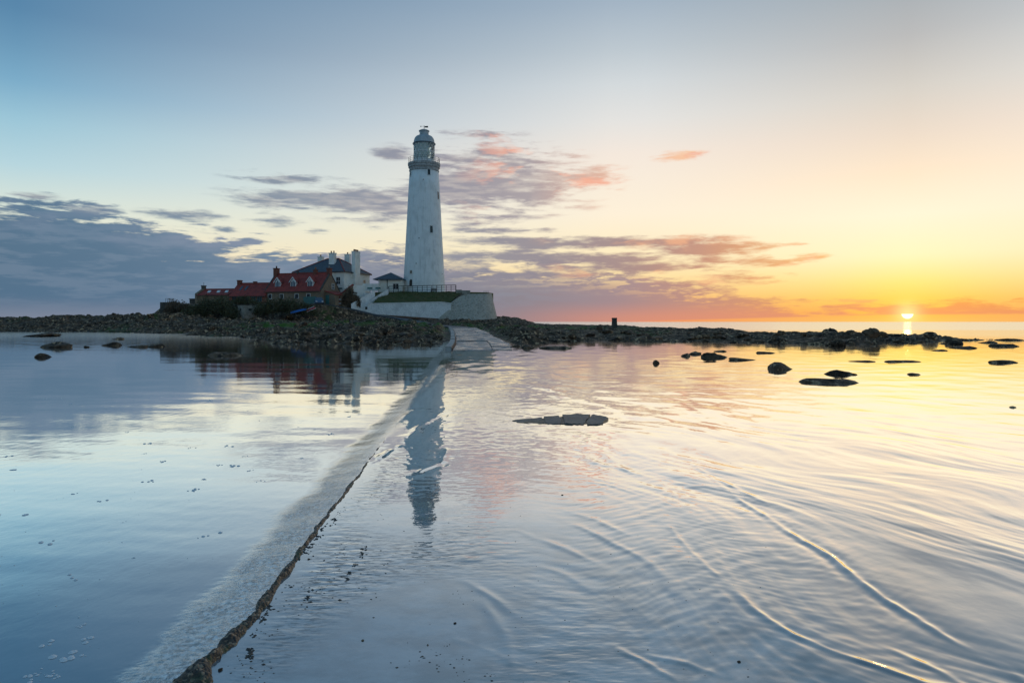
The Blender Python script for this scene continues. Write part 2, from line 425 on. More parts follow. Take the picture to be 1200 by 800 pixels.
# wet rock
def rockmat(name, greens=True, dark=1.0, rough=.62):
    m, t, b, out = base_mat(name)
    g = t.n('ShaderNodeNewGeometry'); pos = g.outputs['Position']
    a = t.sstep(t.noise(pos, 1.3, 5, .70), .38, .64)
    b.inputs['Specular IOR Level'].default_value = .15
    c = t.mix(a, (.015 * dark, .010 * dark, .007 * dark, 1), (.095 * dark, .060 * dark, .036 * dark, 1))
    tan = t.sstep(t.noise(t.mapping(pos, loc=(9, 3, 1)), 2.3, 5, .68), .56, .64)
    c = t.mix(t.m('MULTIPLY', tan, .9), c, (.32 * dark, .21 * dark, .12 * dark, 1))
    if greens:
        gz = t.noise(t.mapping(pos, scale=(.5, .22, 1), loc=(4, 8, 2)), .20, 4, .6)
        gm = t.m('MULTIPLY', t.sstep(gz, .53, .62), t.sstep(t.noise(pos, 1.1, 5, .6), .40, .62))
        c = t.mix(t.m('MULTIPLY', gm, .85), c, (.050, .085, .020, 1))
        sx3 = t.n('ShaderNodeSeparateXYZ'); t.l(pos, sx3.inputs[0])
        belt = t.m('MULTIPLY', t.sstep(sx3.outputs[1], 88, 96), t.sstep(sx3.outputs[1], 116, 106))
        belt = t.m('MULTIPLY', belt, t.m('MULTIPLY', t.sstep(sx3.outputs[0], -44, -34), t.sstep(sx3.outputs[0], 30, 2)))
        belt = t.m('MULTIPLY', belt, t.sstep(t.noise(t.mapping(pos, scale=(.3, 1, 1)), .7, 4, .6), .46, .60))
        c = t.mix(t.m('MULTIPLY', belt, .9), c, (.075, .15, .025, 1))
    t.l(c, b.inputs['Base Color']); 
    t.l(t.sstep(t.noise(pos, 2.5, 4, .6), .35, .65, rough - .12, rough + .25), b.inputs['Roughness'])
    bn = t.n('ShaderNodeBump'); bn.inputs['Strength'].default_value = .9; bn.inputs['Distance'].default_value = .12
    t.l(t.noise(pos, 4.5, 5, .70), bn.inputs['Height']); t.l(bn.outputs[0], b.inputs['Normal'])
    return m
rockmat('reef_rock', dark=2.0)
rockmat('rubble_rock', greens=False, dark=2.8, rough=.75)
rockmat('boulder_rock', greens=False, dark=1.7, rough=.6)
# barnacle crust of the kerb
m, t, b, out = base_mat('barnacle_crust')
g = t.n('ShaderNodeNewGeometry'); pos = g.outputs['Position']
v = t.n('ShaderNodeTexVoronoi'); v.inputs['Scale'].default_value = 60; t.l(pos, v.inputs['Vector'])
sc = t.n('ShaderNodeSeparateColor'); t.l(v.outputs['Color'], sc.inputs[0])
c = t.mix(t.sstep(t.noise(pos, 14, 6, .65), .4, .66), (.030, .022, .016, 1), (.10, .070, .040, 1))
c = t.mix(t.sstep(sc.outputs[0], .72, .92), c, (.36, .24, .15, 1))
c = t.mix(t.m('MULTIPLY', t.sstep(t.noise(pos, 6, 4, .6), .55, .66), .7), c, (.055, .075, .020, 1))
t.l(c, b.inputs['Base Color']); b.inputs['Roughness'].default_value = .5
bn = t.n('ShaderNodeBump'); bn.inputs['Strength'].default_value = 1; bn.inputs['Distance'].default_value = .01
t.l(t.m('SUBTRACT', 1.0, v.outputs['Distance']), bn.inputs['Height']); t.l(bn.outputs[0], b.inputs['Normal'])
# wet concrete slabs
m, t, b, out = base_mat('wet_concrete')
g = t.n('ShaderNodeNewGeometry'); pos = g.outputs['Position']
c = t.mix(t.sstep(t.noise(pos, .8, 7, .66), .36, .66), (.12, .12, .125, 1), (.34, .33, .32, 1))
c = t.mix(t.m('MULTIPLY', t.sstep(t.noise(t.mapping(pos, scale=(1, .3, 1)), 2.5, 5, .6), .56, .68), .7), c, (.07, .07, .07, 1))
t.l(c, b.inputs['Base Color'])
t.l(t.sstep(t.noise(pos, 1.1, 5, .6), .38, .62, .18, .62), b.inputs['Roughness'])
bn = t.n('ShaderNodeBump'); bn.inputs['Strength'].default_value = .6; bn.inputs['Distance'].default_value = .03
t.l(t.noise(pos, 9, 7, .68), bn.inputs['Height']); t.l(bn.outputs[0], b.inputs['Normal'])
simple('slab_dark', (.115, .108, .095), (.060, .057, .052), 3.5, rough=.5, bump=.6, bscale=12)
simple('kerb_concrete', (.38, .37, .35), (.24, .23, .21), 2.0, rough=.6, bump=.5, bscale=14)
simple('rust_stone', (.20, .10, .055), (.10, .055, .035), 3.0, rough=.8, bump=.6, bscale=14)
# water
def water_mat(name, bump_scale, bump_dist, bed, stretch, far=False):
    m, t, b, out = base_mat(name)
    g = t.n('ShaderNodeNewGeometry'); pos = g.outputs['Position']
    c = t.mix(t.sstep(t.noise(pos, .6, 5, .6), .35, .65), tuple(x * .85 for x in bed) + (1,), tuple(x * 1.15 for x in bed) + (1,))
    if not far:
        at = t.n('ShaderNodeAttribute', attribute_name='foam')
        c = t.mix(t.m('MULTIPLY', at.outputs['Fac'], t.sstep(t.noise(t.mapping(pos, scale=(1, 1, 1)), 30, 6, .75), .44, .58)), c, (.88, .91, .92, 1))
        at3 = t.n('ShaderNodeAttribute', attribute_name='roadbed')
        rc_ = t.mix(t.sstep(t.noise(t.mapping(pos, scale=(1, 1.6, 1)), 2.2, 6, .7), .36, .66), (.14, .16, .17, 1), (.42, .45, .46, 1))
        c = t.mix(at3.outputs['Fac'], c, rc_)
        at2 = t.n('ShaderNodeAttribute', attribute_name='bedmark')
        gm = t.sstep(t.noise(t.mapping(pos, scale=(1.2, 4.0, 1)), 10, 6, .72), .50, .57)
        c = t.mix(t.m('MULTIPLY', t.m('MULTIPLY', at2.outputs['Fac'], gm), .8), c, (.03, .03, .03, 1))
    bn = t.n('ShaderNodeBump'); bn.inputs['Strength'].default_value = 1.0; bn.inputs['Distance'].default_value = bump_dist
    h = t.noise(t.mapping(pos, scale=stretch), bump_scale, 3, .5)
    if not far:
        h = t.m('ADD', h, t.m('MULTIPLY', t.m('MULTIPLY', at.outputs['Fac'], 4.5), t.noise(t.mapping(pos, scale=(1, 1.5, 1)), 34, 5, .72)))
    t.l(h, bn.inputs['Height'])
    df = t.n('ShaderNodeBsdfDiffuse'); t.l(c, df.inputs[0])
    gs = t.n('ShaderNodeBsdfGlossy'); gs.inputs['Roughness'].default_value = .19 if far else .04; t.l(bn.outputs[0], gs.inputs['Normal'])
    if not far:
        sp_ = t.n('ShaderNodeSeparateXYZ'); t.l(pos, sp_.inputs[0])
        t.l(t.m('ADD', t.sstep(sp_.outputs[1], 28, 95, .04, .14), t.m('MULTIPLY', at.outputs['Fac'], .10)), gs.inputs['Roughness'])
    lw = t.n('ShaderNodeLayerWeight'); lw.inputs[0].default_value = .5; t.l(bn.outputs[0], lw.inputs['Normal'])
    gs.inputs[0].default_value = (.985, .99, .99, 1)
    fac = t.ramp(lw.outputs['Facing'], [(0, .05), (.42, .25), (.546, .40), (.688, .57), (.775, .86), (.85, 1.0)])
    if not far: fac = t.m('MULTIPLY', fac, t.m('SUBTRACT', 1.0, t.m('ADD', t.m('MULTIPLY', at.outputs['Fac'], .34), t.m('ADD', t.m('MULTIPLY', at3.outputs['Fac'], .12), t.m('MULTIPLY', t.m('MULTIPLY', at2.outputs['Fac'], gm), .6)))))
    mxs = t.n('ShaderNodeMixShader'); t.l(fac, mxs.inputs[0]); t.l(df.outputs[0], mxs.inputs[1]); t.l(gs.outputs[0], mxs.inputs[2])
    t.l(mxs.outputs[0], out.inputs[0])
    return m
BED = (.085, .125, .155)
water_mat('tide_water', 7.0, .0012, BED, (1, .7, 1))
water_mat('sea_water', .5, .07, (.05, .08, .10), (1, 1, 1), far=True)

# ------------------------------------------------------------------ mesh helpers
class MB:
    def __init__(s): s.v = []; s.f = []
    def add(s, vs, fs):
        o = len(s.v); s.v += [tuple(p) for p in vs]; s.f += [tuple(i + o for i in f) for f in fs]; return s
    def box(s, x0, x1, y0, y1, z0, z1):
        return s.add([(x0, y0, z0), (x1, y0, z0), (x1, y1, z0), (x0, y1, z0), (x0, y0, z1), (x1, y0, z1), (x1, y1, z1), (x0, y1, z1)],
                     [(0, 3, 2, 1), (4, 5, 6, 7), (0, 1, 5, 4), (1, 2, 6, 5), (2, 3, 7, 6), (3, 0, 4, 7)])
    def hexa(s, p):   # 8 points, bottom ring then top ring
        return s.add(p, [(0, 3, 2, 1), (4, 5, 6, 7), (0, 1, 5, 4), (1, 2, 6, 5), (2, 3, 7, 6), (3, 0, 4, 7)])
    def prism(s, pts, off):
        n = len(pts); o = Vector(off)
        vs = [Vector(p) for p in pts] + [Vector(p) + o for p in pts]
        fs = [tuple(range(n - 1, -1, -1)), tuple(range(n, 2 * n))] + [(i, (i + 1) % n, n + (i + 1) % n, n + i) for i in range(n)]
        return s.add(vs, fs)
    def lathe(s, prof, n=32, c=(0, 0), a0=0, a1=2 * math.pi, cap=True):
        full = abs(a1 - a0 - 2 * math.pi) < 1e-6
        k = n if full else n + 1
        o = len(s.v)
        for (r, z) in prof:
            for i in range(k):
                a = a0 + (a1 - a0) * i / n
                s.v.append((c[0] + r * math.cos(a), c[1] + r * math.sin(a), z))
        for j in range(len(prof) - 1):
            for i in range(n if full else n):
                i2 = (i + 1) % k
                s.f.append((o + j * k + i, o + j * k + i2, o + (j + 1) * k + i2, o + (j + 1) * k + i))
        if cap and full:
            s.f.append(tuple(o + i for i in range(k - 1, -1, -1)))
            s.f.append(tuple(o + (len(prof) - 1) * k + i for i in range(k)))
        return s
    def tube(s, a, b, r, n=6, r2=None):
        a, b = Vector(a), Vector(b); d = (b - a)
        if d.length < 1e-9: return s
        q_ = d.to_track_quat('Z', 'Y'); r2 = r if r2 is None else r2
        vs = []
        for p, rr in ((a, r), (b, r2)):
            for i in range(n):
                t_ = 2 * math.pi * i / n
                vs.append(p + q_ @ Vector((rr * math.cos(t_), rr * math.sin(t_), 0)))
        fs = [(i, (i + 1) % n, n + (i + 1) % n, n + i) for i in range(n)] + [tuple(range(n - 1, -1, -1)), tuple(range(n, 2 * n))]
        return s.add(vs, fs)
    def build(s, name, mat, parent=None, smooth=False):
        me = bpy.data.meshes.new(name)
        me.from_pydata(s.v, [], s.f); me.update()
        if mat: me.materials.append(MATS[mat])
        if smooth: me.shade_smooth()
        o = bpy.data.objects.new(name, me); col.objects.link(o)
        if parent is not None: o.parent = parent
        return o
def tag(o, label=None, cat=None, group=None, kind=None):
    if label: o['label'] = label
    if cat: o['category'] = cat
    if group: o['group'] = group
    if kind: o['kind'] = kind
    return o
def empty(name, loc, rz=0.0):
    o = bpy.data.objects.new(name, None); o.location = loc; o.rotation_euler = (0, 0, rz); col.objects.link(o); return o
def grid_mesh(name, X, Y, Z, mat, smooth=True, attrs=None):
    nr, nc = X.shape
    co = np.stack([X, Y, Z], -1).reshape(-1, 3).astype(np.float32)
    idx = np.arange(nr * nc).reshape(nr, nc)
    qd = np.stack([idx[:-1, :-1], idx[:-1, 1:], idx[1:, 1:], idx[1:, :-1]], -1).reshape(-1, 4)
    me = bpy.data.meshes.new(name)
    me.vertices.add(len(co)); me.vertices.foreach_set('co', co.ravel())
    me.loops.add(qd.size); me.loops.foreach_set('vertex_index', qd.ravel().astype(np.int32))
    me.polygons.add(len(qd)); me.polygons.foreach_set('loop_start', (np.arange(len(qd)) * 4).astype(np.int32))
    me.update(calc_edges=True)
    if smooth: me.shade_smooth()
    for k, a in (attrs or {}).items():
        at = me.attributes.new(k, 'FLOAT', 'POINT'); at.data.foreach_set('value', a.ravel().astype(np.float32))
    me.materials.append(MATS[mat])
    o = bpy.data.objects.new(name, me); col.objects.link(o)
    return o

# ------------------------------------------------------------------ sea and tide water
LAG = -0.04        # level of the lagoon left of the causeway
mb = MB(); S = 40000
mb.add([(-S, -S, -.06), (S, -S, -.06), (S, S, -.06), (-S, S, -.06)], [(0, 1, 2, 3)])
tag(mb.build('sea', 'sea_water'), kind='structure')

def G(u, v, z=0.0):      # pixel on a level z -> ground point
    Y = (H - z) * F / (v - HY)
    return ((u - CX) / F * Y, Y)
edge_px = [(236, 808), (252, 779), (276, 746), (299, 720), (318, 691), (346, 655), (410, 570), (470, 490), (492, 460), (515, 425), (525, 410)]
edge = [(-1.40, 0.0), (-1.42, 2.6)] + [G(u, v) for u, v in edge_px] + [(-5.2, 58), (-6.8, 80), (-9, 110)]
ey = np.array([p[1] for p in edge]); ex = np.array([p[0] for p in edge])
def edge_x(Y): return np.interp(Y, ey, ex)

vrow = np.concatenate([np.arange(832, 386, -0.8)])
Yr = np.concatenate([np.linspace(.3, H * F / (833 - HY), 40), H * F / (vrow - HY)])
tcn = np.linspace(-1.02, 1.02, 1150)
TT, YY = np.meshgrid(tcn, Yr)
XX = TT * (YY + .8)
wig = fbm(XX * 0 + 3.3, YY * 1.3, 3, 5) * .016 + fbm(XX * 0, YY * 5, 2, 9) * .010
dE = XX - (edge_x(YY) + wig)                  # + right of the causeway edge
swid = .46 + .10 * fbm(YY * .9, YY * 0 + 5, 3, 15) + .02 * fbm(XX * 2, YY * 4, 2, 16)
side = sst(dE / swid, -1.0, -.04)                    # 0 lagoon, 1 causeway and right
rise = 1 - sst(YY, 46, 85) * 1.0
Z = LAG + side * (0 - LAG) * rise
far_f = 1 / (1 + (YY / 9) ** 2)               # fine ripples only near
# left lagoon: barely moving
lag = sst(YY, 38, 60) * (perlin(XX * .9, YY * 1.3, 26) * .010 + perlin(XX * 2.2, YY * 2.6, 27) * .004) + (fbm(XX * .55 + .3 * YY, YY * 1.2, 3, 21) * .0016 + fbm(XX * .12, YY * .5, 2, 24) * .004)
# right: wavelets running to the causeway
ca, sa = math.cos(R(24)), math.sin(R(24))
A = XX * ca + YY * sa; Bc = -XX * sa + YY * ca
wx = perlin(XX * .5, YY * .4, 31) * .7
chop = perlin((A + wx * .5) * 3.1, Bc * .75, 33) * .0036 + perlin((A + wx) * 6.2, Bc * 1.7, 35) * .0022 + perlin((A + wx) * 13, Bc * 3.6, 37) * .0008 + perlin(A * 1.2, Bc * .4, 36) * .008
farchop = perlin(XX * .8, YY * 1.1, 41) * .008 + perlin(XX * 2.0, YY * 2.6, 43) * .0030
cross = perlin(XX * 2.2 + wx * 2, (YY + .35 * np.sin(XX * 2.5)) * 9.0, 45) * .00085 + perlin(XX * 5 + wx * 4, (YY + .2 * np.sin(XX * 4)) * 16.0, 46) * .0005
zoneR = sst(XX, .9, 2.3); zoneM = sst(XX + .4 * perlin(XX * .7, YY * .6, 47), -.1, 1.0) * (1 - sst(XX, 1.8, 3.0))
film = sst(dE, .0, .3) * (1 - sst(XX, -.2, 1.2))
right = zoneR * ((chop * 1.3 + perlin((A + wx) * 21, Bc * 8, 38) * .00045) * (1 - sst(YY, 9, 22)) + farchop * (.25 + .75 * sst(YY, 6, 16)) * (1 - .1 * sst(YY, 30, 60))) + zoneM * (cross * 1.8 * (1 - sst(YY, 7, 12)) + chop * .7)
midY = sst(YY, 5.5, 10) * sst(dE, .2, .8) * (1 - zoneR)
patch = np.clip(perlin(XX * .9 + 3, YY * .55, 83) * 1.6 + .30, 0, 1)
filmtex = film * ((fbm(XX * 4.5, YY * 15, 4, 51, .65) * .0017) * patch + perlin(XX * 1.0, YY * 1.8, 53) * .0012) * (1 - sst(YY, 8, 16))
midtex = midY * (fbm(XX * 4.2, YY * 6, 4, 55, .62) * .0026 + perlin(XX * .8, YY * 1.0, 56) * .003 + sst(YY, 14, 28) * (1 - sst(YY, 55, 80)) * (perlin(XX * 1.3, YY * .55, 58) * .014 + perlin(XX * 2.6, YY * 1.1, 59) * .006))
slope = sst(dE / swid, -1.15, -.55) * (1 - sst(dE, -.04, .02))
slopetex = slope * (fbm(XX * 14 + 2, YY * 17, 4, 57, .7) * .0024) * (1 - .3 * sst(YY, 7, 20))
Z = Z + (1 - side) * lag + side * (right + midtex) + filmtex + slopetex
# spill swell and bow line under the slope
# crest lines of the two breaking wavelets and smaller folds (pixels on the film level)
def ridge(px, wid, amp, s=0, skew=.0, taper=True):
    global Z
    pts = [G(u, v) for u, v in px]
    x0 = min(p[0] for p in pts) - 6 * wid; x1 = max(p[0] for p in pts) + 6 * wid
    y0 = min(p[1] for p in pts) - 6 * wid; y1 = max(p[1] for p in pts) + 6 * wid
    msk = (XX > x0) & (XX < x1) & (YY > y0) & (YY < y1)
    if not msk.any(): return
    x, y = XX[msk], YY[msk]
    x = x + perlin(x * 1.5, y * 1.5, s) * wid * 1.2; y = y + perlin(x * 1.5 + 9, y * 1.5, s + 1) * wid
    d, t_ = seg_dist(x, y, pts)
    e = np.sin(np.clip(t_, 0.01, .99) * math.pi) ** .5 if taper else 1
    k = np.clip(.55 + .9 * perlin(x * 1.7, y * 1.3, s + 3) + .5 * perlin(x * 7, y * 5, s + 4), .06, 1.3)
    prof = np.exp(-(d / wid) ** 2) - .35 * np.exp(-((d - 2 * wid) / (1.6 * wid)) ** 2)
    Z[msk] += amp * prof * e * k
ridge([(815, 545), (860, 580), (900, 605), (960, 645), (1040, 700), (1120, 752), (1190, 788), (1260, 830)], .028, .0110, 61)
ridge([(780, 615), (830, 665), (880, 712), (930, 745), (980, 768), (1080, 800), (1180, 832)], .025, .0085, 63)
ridge([(835, 560), (855, 568), (885, 582), (900, 590)], .03, .008, 64)
ridge([(1040, 760), (1110, 790), (1160, 815)], .03, .005, 65)
ridge([(690, 510), (688, 528), (700, 543), (720, 556)], .07, .011, 66)
ridge([(702, 522), (722, 545), (745, 555)], .06, .007, 67)
ridge([(600, 447), (640, 455), (660, 464), (674, 470)], .16, .014, 68)
ridge([(615, 467), (655, 466), (668, 463)], .10, .008, 69)
ridge([(585, 476), (640, 474)], .08, .008, 70)
ridge([(560, 505), (620, 504), (690, 503)], .05, .006, 71)
ridge([(455, 560), (490, 552), (515, 540), (525, 525)], .05, .006, 72)
ridge([(430, 545), (462, 525), (500, 495), (522, 480)], .06, .010, 73)
ridge([(452, 505), (485, 480), (505, 478)], .07, .010, 74)
ridge([(482, 470), (500, 447), (516, 425)], .10, .014, 75)
ridge([(500, 640), (545, 655), (600, 650), (640, 640)], .04, .003, 76)
ridge([(600, 620), (660, 640), (700, 660)], .04, .003, 77)
ridge([(640, 600), (700, 625), (760, 660), (800, 700)], .04, .004, 78)
ridge([(560, 690), (590, 740), (600, 790)], .03, .003, 79)
for k in range(10):       # small curving folds over the flooded road
    u0, v0 = rng.uniform(530, 900), rng.uniform(560, 790)
    L_, sl_ = rng.uniform(30, 110), rng.uniform(.15, .75)
    ridge([(u0, v0), (u0 + L_ * .5, v0 + L_ * .5 * sl_ - 4), (u0 + L_, v0 + L_ * sl_)], rng.uniform(.018, .04), rng.uniform(.001, .0032), 100 + k * 3)
foam = np.clip(slope * (.72 + .9 * np.clip(fbm(XX * 3, YY * 3, 3, 81) + .2, 0, 1)), 0, 1) * (.90 - .72 * sst(YY, 5.0, 12))
pd, _ = seg_dist(XX, YY, [G(515, 428), G(498, 450), G(475, 472), G(440, 510)])
foam = np.maximum(foam, .5 * np.exp(-(pd / .18) ** 2))
bedm = film * np.clip(1.5 * perlin(XX * .9 + 3, YY * .55, 83) + .35, 0, 1) * (1 - sst(YY, 6.5, 12)) * (1 - sst(dE, .9, 1.6))
roadb = sst(dE, -.02, .05) * (1 - sst(dE + fbm(XX * .8, YY * .5, 3, 87) * .7, 1.9, 4.2)) * (1 - sst(YY, 44, 50)) * (.65 + .35 * np.clip(fbm(XX * .7, YY * .5, 3, 89) + .5, 0, 1))
tag(grid_mesh('tide_water', XX, YY, Z, 'tide_water', attrs={'foam': foam, 'bedmark': bedm, 'roadbed': roadb}), kind='structure')
def water_z(x, y):
    i = int(np.argmin(abs(Yr - y))); j = int(np.argmin(abs(tcn - x / (y + .8))))
    return float(Z[i, j])

# ------------------------------------------------------------------ reef and island
shore = [(-190, 118), (-130, 115), (-88, 114), (-70, 113), (-50, 97), (-37, 80), (-30, 69), (-19.5, 53), (-13, 47), (-4.6, 46.5), (0.5, 50), (7, 55), (13.5, 54), (18.3, 44.5), (20.5, 42.5), (25, 43),
         (31, 47), (37, 52), (45, 57), (53, 62), (51, 69), (44, 76), (38, 84), (42, 105), (28, 145), (12, 178), (-30, 190), (-95, 185), (-190, 170)]
house_poly = [(-71, 138), (-64, 134.5), (-50, 133.5), (-42, 133.2), (-38, 134.5), (-34.5, 137.5), (-32, 142), (-30, 172), (-74, 168)]
path_pts = [(-7.2, 100, .78), (-8.6, 106, .98), (-12.3, 112, 1.12), (-15.5, 122, 1.2), (-18, 131, 1.7), (-22, 136, 2.4), (-27.5, 137.6, 3.2), (-32.5, 137.8, 4.4), (-36.5, 137.0, 5.2), (-40, 135.6, 5.3)]
cw_c = [(-1.9, 41), (-2.35, 49), (-3.0, 57), (-3.8, 66), (-4.7, 76), (-5.9, 88), (-7.2, 100)]
def cw_z(Y): return np.interp(Y, [41, 48, 100], [0.01, .12, .80])
def terrain(X, Y, detail=True):
    sdv = poly_sd(X, Y, shore)
    sdv = sdv + fbm(X * .12, Y * .12, 4, 201) * 3.2
    Tl = .12 + np.clip(Y - 58, 0, 200) * .0205
    Tr = .22 + np.clip(Y - 50, 0, 200) * .0072
    k = sst(X, -14, 4)
    T = Tl * (1 - k) + Tr * k
    T = T + 1.05 * sst(-X, 46, 62) * np.exp(-((Y - 128) / 16) ** 2)
    T = T + .25 * np.exp(-((X - 27) / 13) ** 2 - ((Y - 58) / 10) ** 2)
    T = T + 1.25 * np.exp(-((X + 1.5) / 7) ** 2 - ((Y - 146) / 10) ** 2)
    T = np.minimum(T, 2.75) - .7 * sst(-X, 66, 110)
    z = -.65 + (T + .65) * sst(sdv, -4, 14)
    hs = poly_sd(X, Y, house_poly)
    z = z + (5.25 - z) * sst(hs, -3.2, 1.5)
    rough = 1 - sst(hs, -1.5, 1.5)
    if detail:
        x2 = X + perlin(X * .4, Y * .4, 211) * .8; y2 = Y + perlin(X * .4 + 7, Y * .4, 213) * .8
        f1, c1 = worley(x2 / 2.6, y2 / 1.7, 221)
        f2, c2 = worley(x2 / 1.0, y2 / .8, 223)
        f3, c3 = worley(x2 / .45, y2 / .4, 225)
        rk = (.75 - f1) * .30 * (c1 > .45) + (c1 - .5) * .22 + (.7 - f2) * .30 * (c2 > .35) + (c2 - .5) * .24 + (.6 - f3) * .22 * (c3 > .4) + (c3 - .5) * .12
        rk = rk + fbm(X * .22, Y * .22, 3, 231) * .22
        qf = Y / 3.4 + X * .05 + fbm(X * .10, Y * .16, 3, 241) * 1.6
        fr_ = qf - np.floor(qf); lid = _hash(np.floor(qf), np.floor(X / 9.0 + perlin(X * .2, Y * .2, 243)), 245)
        f0, c0 = worley(x2 / 6.0, y2 / 4.2, 251)
        rk = rk * (.45 + .8 * c0) + (c0 > .55) * .34 * sst(.62 - f0, 0, .10)
        rk = rk * .85 + (.5 - fr_) * .46 * (lid > .3)
        rk = rk * (1 - .45 * sst(X, -3, 8)) - .05 * sst(X, -3, 8) - .06
        z = z + rk * (.15 + .85 * rough) * (.4 + .6 * sst(sdv, 0, 6))
    # road and causeway bed
    d, t_ = seg_dist(X, Y, [(p[0], p[1]) for p in path_pts])
    ts = np.linspace(0, 1, len(path_pts))
    pz = np.interp(t_, ts, [p[2] for p in path_pts])
    kk = 1 - sst(d, 1.8, 3.4)
    z = z * (1 - kk) + (pz - .22) * kk
    d, t_ = seg_dist(X, Y, cw_c)
    cz = np.interp(t_, np.linspace(0, 1, len(cw_c)), [cw_z(p[1]) for p in cw_c])
    kk = 1 - sst(d, 2.5, 3.7)
    z = np.where(d < 4.0, z * (1 - kk) + np.minimum(z, cz - .30) * kk, z)
    return z
Yt = np.concatenate([np.geomspace(40, 100, 330), np.linspace(100.4, 150, 190), np.linspace(151, 192, 50)])
tt_ = np.linspace(-1.12, .86, 1000)
T2, Y2 = np.meshgrid(tt_, Yt)
X2 = T2 * Y2
Zt = terrain(X2, Y2)
tag(grid_mesh('reef', X2, Y2, Zt, 'reef_rock', smooth=False), kind='structure')
def tz(x, y): return float(terrain(np.array([x * 1.0]), np.array([y * 1.0]))[0])

# ------------------------------------------------------------------ causeway: dry end, kerb, slabs
cw = MB()
def cwrow(Y):
    xc = np.interp(Y, [p[1] for p in cw_c], [p[0] for p in cw_c]); return xc, float(cw_z(Y))
ys = np.linspace(40, 100, 31)
for a, b_ in zip(ys[:-1], ys[1:]):
    (xa, za), (xb, zb) = cwrow(a), cwrow(b_)
    cw.hexa([(xa - 2.0, a, za - .9), (xa + 2.0, a, za - .9), (xb + 2.0, b_, zb - .9), (xb - 2.0, b_, zb - .9),
             (xa - 1.95, a, za - .06), (xa + 1.95, a, za - .06), (xb + 1.95, b_, zb - .06), (xb - 1.95, b_, zb - .06)])
cwo = tag(cw.build('causeway', 'wet_concrete'), kind='structure')
jy = [40.6, 44.2, 48.6, 53.2, 58.4, 63.8, 70.2, 76.5, 83.4, 91.0, 99.6]
for i, (a, b_) in enumerate(zip(jy[:-1], jy[1:])):
    for (o0, o1) in ((-1.62, .72), (.76, 2.05)):
        n = 4; m_ = MB()
        dzl = rng.uniform(-.04, .06)
        r_ = rng.uniform(-.25, .25) if o1 > 1 else 0
        a2, b2 = a + .05 + r_ * .3, b_ - .02 + r_ * .3
        yy = np.linspace(a2, b2, n)
        rows = []
        for y in yy:
            xc, z = cwrow(y)
            o1j = o1 + (rng.uniform(-.22, .12) if o1 > 1 else 0)
            rows.append(((xc + o0, y, z + dzl), (xc + o1j, y, z + dzl)))
        vs_, fs_ = [], []
        for p0, p1 in rows:
            vs_ += [(p0[0], p0[1], p0[2] - .14), p0, p1, (p1[0], p1[1], p1[2] - .14)]
        for k in range(n - 1):
            o = 4 * k
            for e in range(3): fs_.append((o + e, o + e + 4, o + e + 5, o + e + 1))
        fs_ += [(0, 1, 2, 3), (4 * n - 1, 4 * n - 2, 4 * n - 3, 4 * n - 4)]
        m_.add(vs_, fs_); m_.build('slab', 'wet_concrete', cwo)
# kerb of the dry end, each stone apart
for i, y in enumerate(np.arange(41.5, 98, 3.0)):
    xa, za = cwrow(y); xb, zb = cwrow(y + 2.9)
    h_ = .16 + rng.uniform(-.03, .03)
    MB().hexa([(xa - 2.15, y, za - .8), (xa - 1.74, y, za - .8), (xb - 1.74, y + 2.9, zb - .8), (xb - 2.15, y + 2.9, zb - .8),
               (xa - 2.12, y, za + h_), (xa - 1.76, y, za + h_), (xb - 1.76, y + 2.9, zb + h_), (xb - 2.12, y + 2.9, zb + h_)]).build('kerb_stone', 'kerb_concrete', cwo)
m_ = MB()
for y in np.arange(41.5, 70, 1.0):
    xa, za = cwrow(y); xb, zb = cwrow(y + 1)
    m_.hexa([(xa - 1.735, y, za - .05), (xa - 1.66, y, za - .05), (xb - 1.66, y + 1, zb - .05), (xb - 1.735, y + 1, zb - .05),
             (xa - 1.735, y, za + .10), (xa - 1.68, y, za + .07), (xb - 1.68, y + 1, zb + .07), (xb - 1.735, y + 1, zb + .10)])
m_.build('rusty_strip', 'rust_stone', cwo)
# encrusted kerb in the foreground: one lumpy strip along the drowned edge
ss = np.concatenate([np.linspace(1.2, 3.0, 90), np.linspace(3.0, 5.5, 330)[1:], np.linspace(5.5, 15, 330)[1:]])
cc = np.linspace(-1, 1, 34)
CC, SS = np.meshgrid(cc, ss)
wid = np.interp(SS, [1, 2.9, 3.35, 3.8, 4.3, 6, 10, 15], [.22, .15, .075, .038, .028, .022, .014, .008])
wid = wid * np.clip(1 + .9 * fbm(SS * 2.2, SS * 0, 4, 301, .6), .25, 2.2)
KX = edge_x(SS) + fbm(SS * 0 + 3.3, SS * 1.3, 3, 5) * .016 + fbm(SS * 0, SS * 5, 2, 9) * .010 + CC * wid - np.interp(SS, [1, 3, 3.5, 4], [.10, .07, .03, 0.0])
f1, c1 = worley(KX * 28, SS * 24, 305); f2, c2 = worley(KX * 60, SS * 55, 307)
KZ = (1 - CC ** 2) ** .6 * np.interp(SS, [1, 3, 3.6, 5, 8, 15], [.05, .05, .040, .032, .020, .012]) * (1 + .5 * fbm(KX * 4, SS * 4, 3, 309)) - .018 \
     + (.7 - f1) * .016 + (.6 - f2) * .006
KZ = KZ - np.interp(CC, [-1, -.75, .85, 1], [.09, .0, .0, .03])
KZ = KZ - sst(SS, 7, 13) * .025
kb = grid_mesh('barnacle_kerb', KX, SS, KZ, 'barnacle_crust'); kb.parent = cwo
